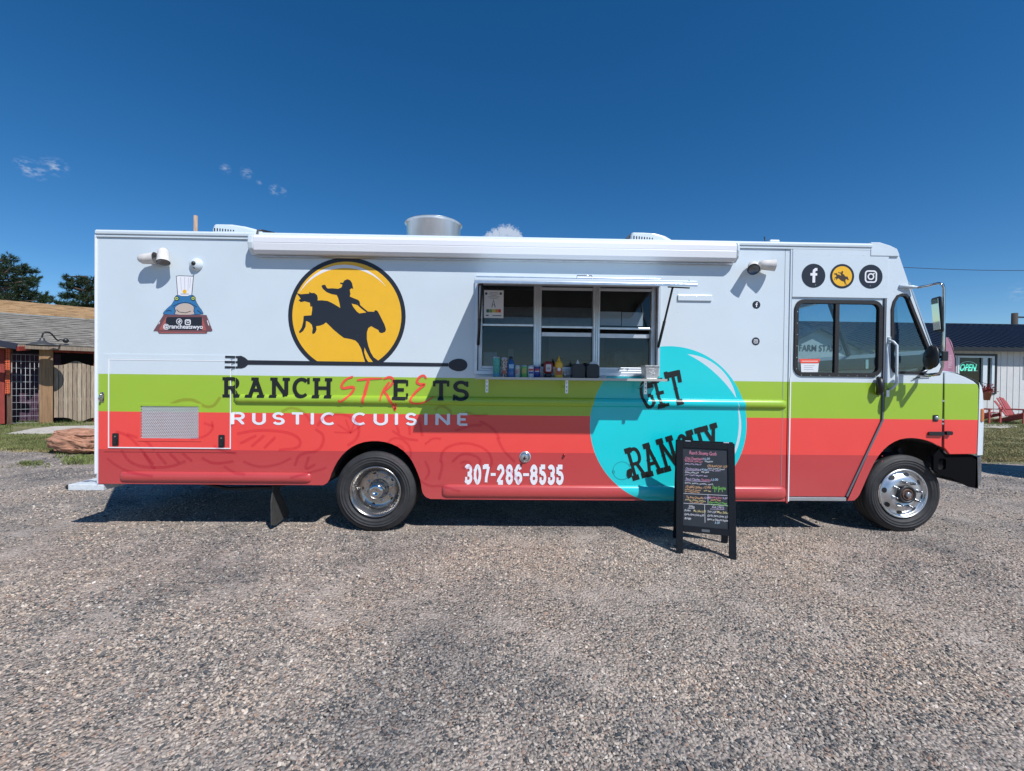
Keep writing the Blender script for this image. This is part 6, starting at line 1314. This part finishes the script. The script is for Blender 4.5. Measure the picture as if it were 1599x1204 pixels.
# plank gate: wavy top and bottom
gx_0, gx_1 = FLp(84, 600, .1)[0], FLp(148.5, 600, .1)[0]; cc = P0+fe*gx_0+fn*.1
GT = thing('plank_gate', 'weathered wooden saloon gate with scalloped top and bottom', 'gate', cc, FA); npl = 9; gw = (gx_1-gx_0)
topv = lambda t: FLp(84+64*t, 570.5-5*math.exp(-((t-.52)/.20)**2)*1.35+(1 if t > .85 else 0), .1)[1]; botv = lambda t: FLp(84+64*t, 652+6.5*math.exp(-((t-.62)/.2)**2), .1)[1]
for k in range(npl):
    x0, x1 = gw*k/npl+.006, gw*(k+1)/npl-.006; y0 = -.02+random.uniform(-.006, .006)
    loop = [(x0+(x1-x0)*j/3, botv((x0+(x1-x0)*j/3)/gw)) for j in range(4)]+[(x1-(x1-x0)*j/3, topv((x1-(x1-x0)*j/3)/gw)) for j in range(4)]
    q = MB().plate(loop, [], y0, y0+.03).build('plank', mat('gate_plank_%d' % (k % 3), ((.33, .26, .19), (.27, .21, .155), (.37, .30, .22))[k % 3], .85, var=.4, vscale=5, stretch=(9, 9, .5), bump=.6, bscale=30, detail=9), GT, bevel=.004)
for z in (.75, 1.75): MB().box(.05, gw-.05, .02, .06, z, z+.1).build('cross_rail', M_OLDW, GT)
# boulder
def boulder():
    a, b = G(72, 707), G(150, 711); c = Vector(((a.x+b.x)/2+.02, (a.y+b.y)/2+.28, 0)); L_ = (b-a).length/2+.03
    bm = bmesh.new(); bmesh.ops.create_icosphere(bm, subdivisions=6, radius=1)
    for v in bm.verts:
        p = v.co.copy(); n_ = noise.fractal(p*1.5+Vector((3, 1, 7)), 1, 2.2, 5)*.15-.10*max(0, .12-abs(noise.noise(Vector((p.x*1.2, p.y*1.4, p.z*3.4+5)))))/.12*.8+.03*noise.noise(p*9)
        strat = .035*math.sin(p.z*13+p.x*1.5+2*noise.noise(p*2)); k = 1+n_+strat
        sq = lambda q, e: math.copysign(abs(q)**e, q)
        v.co = Vector((sq(p.x, .8)*L_*k, sq(p.y, .85)*.42*k, .23+sq(p.z, .62)*.26*k))
        v.co.z += .03*p.x*0
        if v.co.z < 0: v.co.z = max(-.03, v.co.z)
        if p.z < -.2: v.co.x *= .82; v.co.x += .08
    me = bpy.data.meshes.new('boulder'); bm.to_mesh(me); bm.free(); me.polygons.foreach_set('use_smooth', [True]*len(me.polygons))
    me.materials.append(mat('red_sandstone', (.40, .20, .125), .9, var=.5, vscale=7, bump=1, bscale=22, detail=10, stretch=(.7, 1, 2.4)))
    o = bpy.data.objects.new('boulder', me); S.collection.objects.link(o); o.location = c; o.rotation_euler = (0, 0, math.atan2(b.y-a.y, b.x-a.x)); tag(o, 'large flat red sandstone boulder on the grass beside the truck', 'boulder')
boulder()
# pines
M_NEED = mat('pine_needles', (.030, .060, .022), .75, var=.5, vscale=.9); M_BARK = mat('pine_bark', (.09, .06, .045), .9, var=.4, vscale=3, bump=.8, bscale=8)
def pine(pos, h, blobs, label, seed):
    rnd = random.Random(seed); t = thing('pine_tree', label, 'tree', pos); V = []; Fc = []; tr = MB()
    tr.tube([(0, 0, 0), (.1, 0, h*.35), (0, .1, h*.7), (.05, 0, h*.97)], [.28, .22, .13, .04], 8)
    for (bx, by, bz, br_, cnt) in blobs:
        cnt = int(cnt*2.0)
        tr.tube([(0, 0, max(1.5, bz-br_*.8)), (bx*.5, by*.5, bz-br_*.35), (bx, by, bz)], [.07, .05, .02], 6)
        for _ in range(cnt):
            d = Vector((rnd.gauss(0, 1), rnd.gauss(0, 1), rnd.gauss(0, .6))).normalized()*br_*rnd.uniform(.35, 1)**.6
            c = Vector((bx, by, bz))+d
            if rnd.random() < .12: tr.tube([(bx, by, bz), (c.x, c.y, c.z)], [.02, .008], 4, False)
            ax = (d.normalized()+Vector((0, 0, .5))+Vector((rnd.gauss(0, .3),)*3)).normalized()
            for _k in range(26):
                q = (ax*1.1+Vector((rnd.gauss(0, 1), rnd.gauss(0, 1), rnd.gauss(0, 1)))*.75).normalized(); l = rnd.uniform(.13, .24); s_ = q.cross(Vector((rnd.random(), rnd.random(), rnd.random()))).normalized()*.014
                b0 = c+ax*rnd.uniform(-.12, .1); b = len(V); V += [b0-s_, b0+s_, b0+q*l]; Fc.append((b, b+1, b+2))
    tr.build('trunk', M_BARK, t); MB().add(V, Fc).build('crown', M_NEED, t, fix=False)
def tree_at(u, y, h_px): x, z = W(u, 600, y); return Vector((x, y, 0))
def blobs_px(base, y, L_):
    out = []
    for (u, v, rpx, n) in L_:
        dy = random.uniform(-1, 1); x, z = W(u, v, y+dy); sc = (y+dy-CAM.y)/F_PX; out.append((x-base.x, dy, z, rpx*sc, n))
    return out
Y1 = 25.; b1 = tree_at(-18, Y1, 0); pine(b1, W(0, 400, Y1)[1], blobs_px(b1, Y1, [(2, 408, 9, 22), (16, 404, 8, 18), (-10, 420, 16, 40), (10, 424, 14, 44), (26, 424, 9, 26), (36, 418, 6, 12), (44, 424, 6, 12), (54, 424, 5, 10), (56, 434, 5, 9), (48, 438, 8, 18), (34, 438, 10, 26), (14, 442, 14, 44), (-8, 446, 14, 40), (30, 448, 10, 24), (50, 445, 6, 10), (12, 458, 14, 40), (34, 456, 8, 18), (50, 458, 7, 16), (58, 462, 6, 12), (72, 462, 5, 9), (66, 468, 8, 18), (82, 468, 5, 9), (40, 465, 10, 26), (-14, 464, 16, 40), (14, 470, 16, 40), (56, 474, 10, 20), (-30, 440, 18, 40)]), 'tall dark pine rising over the shed roof at the left edge', 11)
b2 = tree_at(134, Y1+1, 0); pine(b2, W(134, 430, Y1)[1], blobs_px(b2, Y1+1, [(104, 432, 4, 8), (108, 437, 4, 9), (117, 440, 6, 16), (128, 438, 6, 18), (142, 438, 7, 22), (104, 446, 6, 16), (116, 450, 8, 24), (132, 450, 9, 32), (146, 450, 9, 30), (98, 462, 5, 12), (110, 462, 8, 22), (124, 464, 9, 30), (140, 464, 10, 34), (152, 462, 10, 30), (94, 474, 5, 12), (106, 476, 8, 24), (122, 478, 9, 30), (138, 480, 10, 34), (152, 478, 10, 30), (165, 460, 12, 30), (165, 445, 9, 20)]), 'smaller rounded pine between the shed roof and the truck', 12)
# timber pole behind the roof
x, _ = W(305.5, 350, 9.0); zt_ = W(305, 337, 9.0)[1]
tag(MB().tube([(x, 9, 0), (x, 9, zt_)], .056, 10).build('wooden_pole', mat('pale_pole_wood', (.36, .26, .19), .85, var=.3, vscale=6, stretch=(5, 5, .5)), None, (x, 9, 0)), 'pale wooden pole top sticking up behind the truck roof', 'pole')

# ================================================================== RIGHT SIDE: farm building
YB = 17.6
BD = thing('farm_building', 'long white farm stand building with a dark metal roof', 'building', (*G(1540, 655)[:2], 0) if False else (W(1540, 655, YB)[0], YB, 0))
bo = Vector((W(1540, 655, YB)[0], YB, 0))
BX = lambda u, v=600, y=YB: W(u, v, y)[0]; BZ = lambda v, u=1540, y=YB: W(u, v, y)[1]
M_SID = mat('white_siding', (.60, .60, .60), .7, var=.05, vscale=3)
bxl, bxr = BX(1180), BX(1900); ze = BZ(543.5, 1540)
ox0, ox1, oz0, oz1 = BX(1494), BX(1552), BZ(613), BZ(556)
hx_l = 1
MB().plate([(bxl, 0), (bxr, 0), (bxr, ze), (bxl, ze)], [lr(ox0, ox1, oz0, oz1)], YB, YB+.15).build('wall', M_SID, BD, bo)
MB().box(bxl, bxr, YB+4, YB+4.1, 0, ze).box(bxl, bxl+.1, YB+.15, YB+8, 0, ze).build('rear_wall', M_SID, BD, bo)
bt = MB(); k = 0
while bxl+.33*k < bxr:
    x = bxl+.33*k; k += 1
    if ox0-.12 < x < ox1+.12: bt.box(x-.012, x+.012, YB-.016, YB-.001, 0, oz0-.1); bt.box(x-.012, x+.012, YB-.016, YB-.001, oz1+.12, ze)
    else: bt.box(x-.012, x+.012, YB-.016, YB-.001, .02, ze)
o = bt.build('battens', M_SID, BD, bo); o['kind'] = 'stuff'
# roof with standing seams
yr = YB+6.; zrg = W(1540, 507, yr)[1]; M_MET = mat('dark_blue_metal_roof', (.022, .028, .048), .45, .3, var=.15, vscale=2)
MB().add([(bxl-.3, YB-.45, ze-.02), (bxr, YB-.45, ze-.02), (bxr, yr, zrg), (bxl-.3, yr, zrg), (bxr, YB+12, ze), (bxl-.3, YB+12, ze)], [(0, 1, 2, 3), (3, 2, 4, 5)]).build('roof', M_MET, BD, bo)
sm = MB(); x = bxl-.3; sl_v = Vector((0, yr-YB+.45, zrg-ze+.02)); 
while x < bxr: sm.bar((x, YB-.46, ze+.012), (x, yr, zrg+.03), .035, .06); x += .42
o = sm.build('roof_seams', mat('seam_metal', (.10, .12, .16), .4, .4), BD, bo); o['kind'] = 'stuff'
MB().box(bxl-.3, bxr, YB-.49, YB-.46, ze-.20, ze+.0).build('gutter', M_BLK, BD, bo); MB().box(bxl-.3, bxr, yr-.1, yr+.1, zrg-.01, zrg+.05).build('ridge_cap', M_MET, BD, bo)
MB().box(bxl, bxr, YB-.45, YB, ze-.06, ze-.04).build('soffit', M_SID, BD, bo)
# gable wing with the sign
yg = YB-2.2; gpk = W(1276, 512, yg); gl_ = W(1228, 548, yg); gr_ = W(1346, 548, yg); gm = (gl_[0]+gr_[0])/2; gl0 = gpk[0]-(gr_[0]-gpk[0]); zge = gr_[1]
MB().plate([(gl0, 0), (gr_[0], 0), (gr_[0], zge), gpk, (gl0, zge)], [], yg, yg+.1).build('gable_wall', mat('grey_gable_siding', (.42, .43, .43), .7), BD, bo)
MB().box(gr_[0]-.1, gr_[0], yg+.1, YB, 0, zge).box(gl0, gl0+.1, yg+.1, YB, 0, zge).build('wing_side_wall', M_SID, BD, bo)
for (a, b) in ((gl0-.3, 1), (gr_[0]+.3, -1)):
    zz = zge-(gpk[1]-zge)/(gr_[0]-gpk[0])*.3
    MB().add([(a, yg-.25, zz+.05), (gpk[0], yg-.25, gpk[1]+.05), (gpk[0], YB+3, gpk[1]+.05), (a, YB+3, zz+.05)], [(0, 1, 2, 3)]).build('wing_roof', M_MET, BD, bo)
    MB().bar((a, yg-.27, zz+.01), (gpk[0], yg-.27, gpk[1]+.01), .05, .14).build('rake_trim', M_MET, BD, bo)
sg = W(1247, 548, yg); vs, fs = text_mesh('FARM STAND', .37*1.0, bold=.004); k = (W(1314, 545, yg)[0]-sg[0])/(max(p[0] for p in vs)); kz = (W(1270, 538.5, yg)[1]-sg[1])/max(p[1] for p in vs)
MB().add([(sg[0]+p[0]*k, yg-.02, sg[1]+p[1]*kz) for p in vs], fs).build('sign_lettering', mat('charcoal_letters', (.05, .05, .055), .6), BD, bo, fix=False)
# shop window
fw = MB().plate(lr(ox0, ox1, oz0, oz1), [lr(BX(1497), BX(1533.5), oz0+.08, BZ(559)), lr(BX(1540.5), BX(1547.5), oz0+.08, BZ(559))], YB-.03, YB+.1).build('shop_window', M_WHITE, BD, bo, bevel=.01)
MB().box(ox0, ox1, YB+.06, YB+.07, oz0, oz1).build('pane', glass_mat('shop_glass', (.4, .46, .48)), fw, bo)
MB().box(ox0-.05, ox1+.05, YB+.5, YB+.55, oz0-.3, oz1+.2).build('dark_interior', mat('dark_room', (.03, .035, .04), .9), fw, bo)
trm = MB().box(BX(1490), BX(1555), YB-.05, YB-.001, BZ(555.6), BZ(552.8)).box(BX(1552.2), BX(1555), YB-.05, YB-.001, BZ(615), BZ(555.7)).box(BX(1538), BX(1552.1), YB-.05, YB-.001, BZ(615), BZ(613.2)).build('window_trim', M_BLK, BD, bo)
M_NEON = mat('green_neon', (.1, .6, .45), .4, emit=(.12, .75, .52), estr=.6)
vs, fs = text_mesh('OPEN', .42, shear=.35, bold=.012); c = W(1497.5, 577, YB+.03); k = (BX(1526)-c[0])/max(p[0] for p in vs)
op = MB().add([(c[0]+p[0]*k, YB+.03, c[1]-.06+p[1]*1.15) for p in vs], fs).build('open_sign', M_NEON, fw, bo, fix=False); op['label'] = 'green OPEN sign in the shop window'
ring = [(BX(1512)+BX(1529)*0+.42*math.cos(t*.2618+.3), YB+.03, BZ(571.5)+.21*math.sin(t*.2618+.3)) for t in range(20)]
MB().tube(ring, .010, 5).tube([(BX(1514), YB+.03, BZ(579.3)), (BX(1527), YB+.03, BZ(579.3))], .008, 5).build('neon_outline', mat('pale_neon', (.3, .5, .5), .4, emit=(.25, .5, .5), estr=.4), fw, bo)
MB().box(BX(1597), BX(1599)+.3, YB-.02, YB-.001, BZ(592), BZ(556)).build('shutter_trim', mat('grey_trim', (.4, .42, .44), .6), BD, bo)
MB().box(bxl, bxr, YB-.06, YB-.001, 0, .12).build('base_board', M_CONC, BD, bo)
# hanging flower pot
c = Vector((W(1541.5, 600, YB-.4)[0], YB-.4, W(1541, 625, YB-.4)[1])); FP = thing('flower_basket', 'red-brown hanging flower basket under the shop window corner', 'flower pot', c)
MB().lathe([(0, 0), (.11, 0), (.19, .38), (.21, .40), (.20, .42), (0, .40)], (0, 0, 0), 'Z', 14).build('pot', mat('terracotta', (.35, .11, .07), .8, var=.3, vscale=14, stretch=(1, 1, 6)), FP)
rnd = random.Random(5); V = []; Fc = []
for _ in range(420):
    p = Vector((rnd.gauss(0, .14), rnd.gauss(0, .12), .42+abs(rnd.gauss(0, .15)))); a = Vector((rnd.gauss(0, 1), rnd.gauss(0, 1), rnd.gauss(0, 1))).normalized()*.035; b_ = a.cross(Vector((rnd.random(), rnd.random(), 1))).normalized()*.03; b = len(V); V += [p-a, p+b_, p+a, p-b_]; Fc.append((b, b+1, b+2, b+3))
MB().add(V, Fc).build('flowers', mat('red_flowers', (.32, .05, .05), .7, var=.6, vscale=9), FP, fix=False)
MB().bar((.15, .39, .9), (.0, .0, .8), .015).build('hook', M_BLK, FP)
# feather flag
yf = 8.5; fx_, fz_ = W(1474, 600, yf); ftop = W(1479, 526, yf); FF = thing('feather_flag', 'faded pink feather flag standing behind the truck hood', 'flag', (W(1491, 600, yf)[0], yf, 0))
fo_ = Vector((W(1491, 600, yf)[0], yf, 0)); pts = [W(1472.5, 640, yf), W(1472.5, 545, yf), W(1472.8, 530, yf), W(1475.5, 526.5, yf), W(1480, 527, yf), W(1485, 532, yf), W(1488, 541, yf), W(1490, 556, yf), W(1491, 580, yf), W(1491, 640, yf)]
pts = smooth_poly(pts, 1)
cl = MB(); nn = len(pts); cl.plate(pts, [], yf-.004, yf+.004); cl.build('cloth', mat('faded_pink_cloth', (.40, .19, .27), .8, var=.25, vscale=2.5, stretch=(1.5, 1, .8), bump=.3, bscale=6), FF, fo_)
vs, fs = text_mesh('FRESH', .16, bold=.002); cx_, cz_ = W(1484, 575, yf)
MB().add([(cx_-p[1]*.9+.03, yf-.006, cz_+p[0]*.9) for p in vs], fs).build('lettering', mat('pale_pink_print', (.55, .38, .42), .8), FF, fo_, fix=False)
MB().tube([(W(1491.8, 600, yf)[0], yf, 0), (W(1491.5, 580, yf)[0], yf, W(1491, 560, yf)[1]), (W(1486, 540, yf)[0], yf, W(1489, 541, yf)[1]), (W(1480, 540, yf)[0], yf, W(1480, 526.5, yf)[1])], .012, 6).build('pole', M_BLK, FF, fo_)
# Adirondack chairs
M_ADR = mat('red_adirondack_paint', (.36, .07, .065), .5, var=.12, vscale=5)
def adirondack(pos, rz, label):
    t = thing('adirondack_chair', label, 'chair', pos, rz, 'red garden chairs on the lawn')
    for s_ in (-1, 1):
        MB().bar((s_*.30, -.42, .0), (s_*.30, -.42, .52), .09, .03).build('front_leg', M_ADR, t); MB().bar((s_*.27, -.45, .36), (s_*.27, .45, .04), .03, .12).build('rear_leg', M_ADR, t)
        MB().box(s_*.36-.07, s_*.36+.07, -.5, .28, .52, .545).build('armrest', M_ADR, t, bevel=.008)
    for k in range(5): y = -.42+k*.115; MB().box(-.26, .26, y, y+.1, .41-k*.035, .43-k*.035).build('seat_slat', M_ADR, t, bevel=.004)
    for k in range(5):
        x = -.24+k*.12; tw = 1+.25*abs(k-2)/2; h = .98-.035*(k-2)**2
        MB().bar((x*.9, .08, .26), (x*1.25, .42, h), .105, .02, up=Vector((0, 1, 0))).build('back_slat', M_ADR, t)
    MB().box(-.28, .28, .27, .31, .52, .6).build('back_rail', M_ADR, t); t.scale = (1.15, 1.15, 1.15)
    return t
adirondack(G(1583, 661), R_(14), 'red adirondack chair standing in full view beside the lawn path')
adirondack(G(1531, 660), R_(14), 'red adirondack chair half hidden behind the truck hood')
# utility pole, wires
yu = 42; x, z = W(1584.5, 489, yu); UP = thing('utility_pole', 'dark utility pole rising behind the farm building roof', 'pole', (x, yu, 0)); uo = (x, yu, 0)
MB().tube([(x, yu, 0), (x, yu, z)], .26, 10).build('pole', mat('dark_pole_wood', (.06, .05, .045), .9), UP, uo); MB().box(x, x+1.3, yu-.05, yu+.05, z-.5, z-.35).build('crossarm', M_BLK, UP, uo)
w0 = W(1380, 416, 40); w1 = W(1760, 418, 40)
tag(MB().tube([(w0[0]+(w1[0]-w0[0])*k/14, 40, w0[1]+(w1[1]-w0[1])*k/14-.35*math.sin(math.pi*k/14)) for k in range(15)], .028, 5).build('power_line', M_BLK, None, (w0[0], 40, 0)), 'thin overhead power line crossing the sky at right', 'cable')
# umbrella added out of view to cast the shadow on the gravel by the bumper
sc_ = G(1622, 739); hu = 2.15; up = Vector((sc_.x+hu*SUNV.x/SUNV.z, sc_.y+hu*SUNV.y/SUNV.z, 0)); UM = thing('shadow_caster_umbrella', 'unseen umbrella added right of the view to cast a shadow', 'umbrella', up)
MB().lathe([(0, 2.55), (.35, 2.48), (.7, 2.33), (1.05, 2.1), (1.06, 2.07), (0, 2.5)], (0, 0, 0), 'Z', 8, smooth=False).build('canopy', mat('navy_canvas', (.03, .04, .08), .9), UM); MB().tube([(0, 0, 0), (0, 0, 2.6)], .02, 8).build('pole', M_ALU, UM); MB().lathe([(0, 0), (.25, 0), (.25, .06), (.05, .1), (0, .1)], (0, 0, 0), 'Z', 20).build('base', M_CONC, UM)
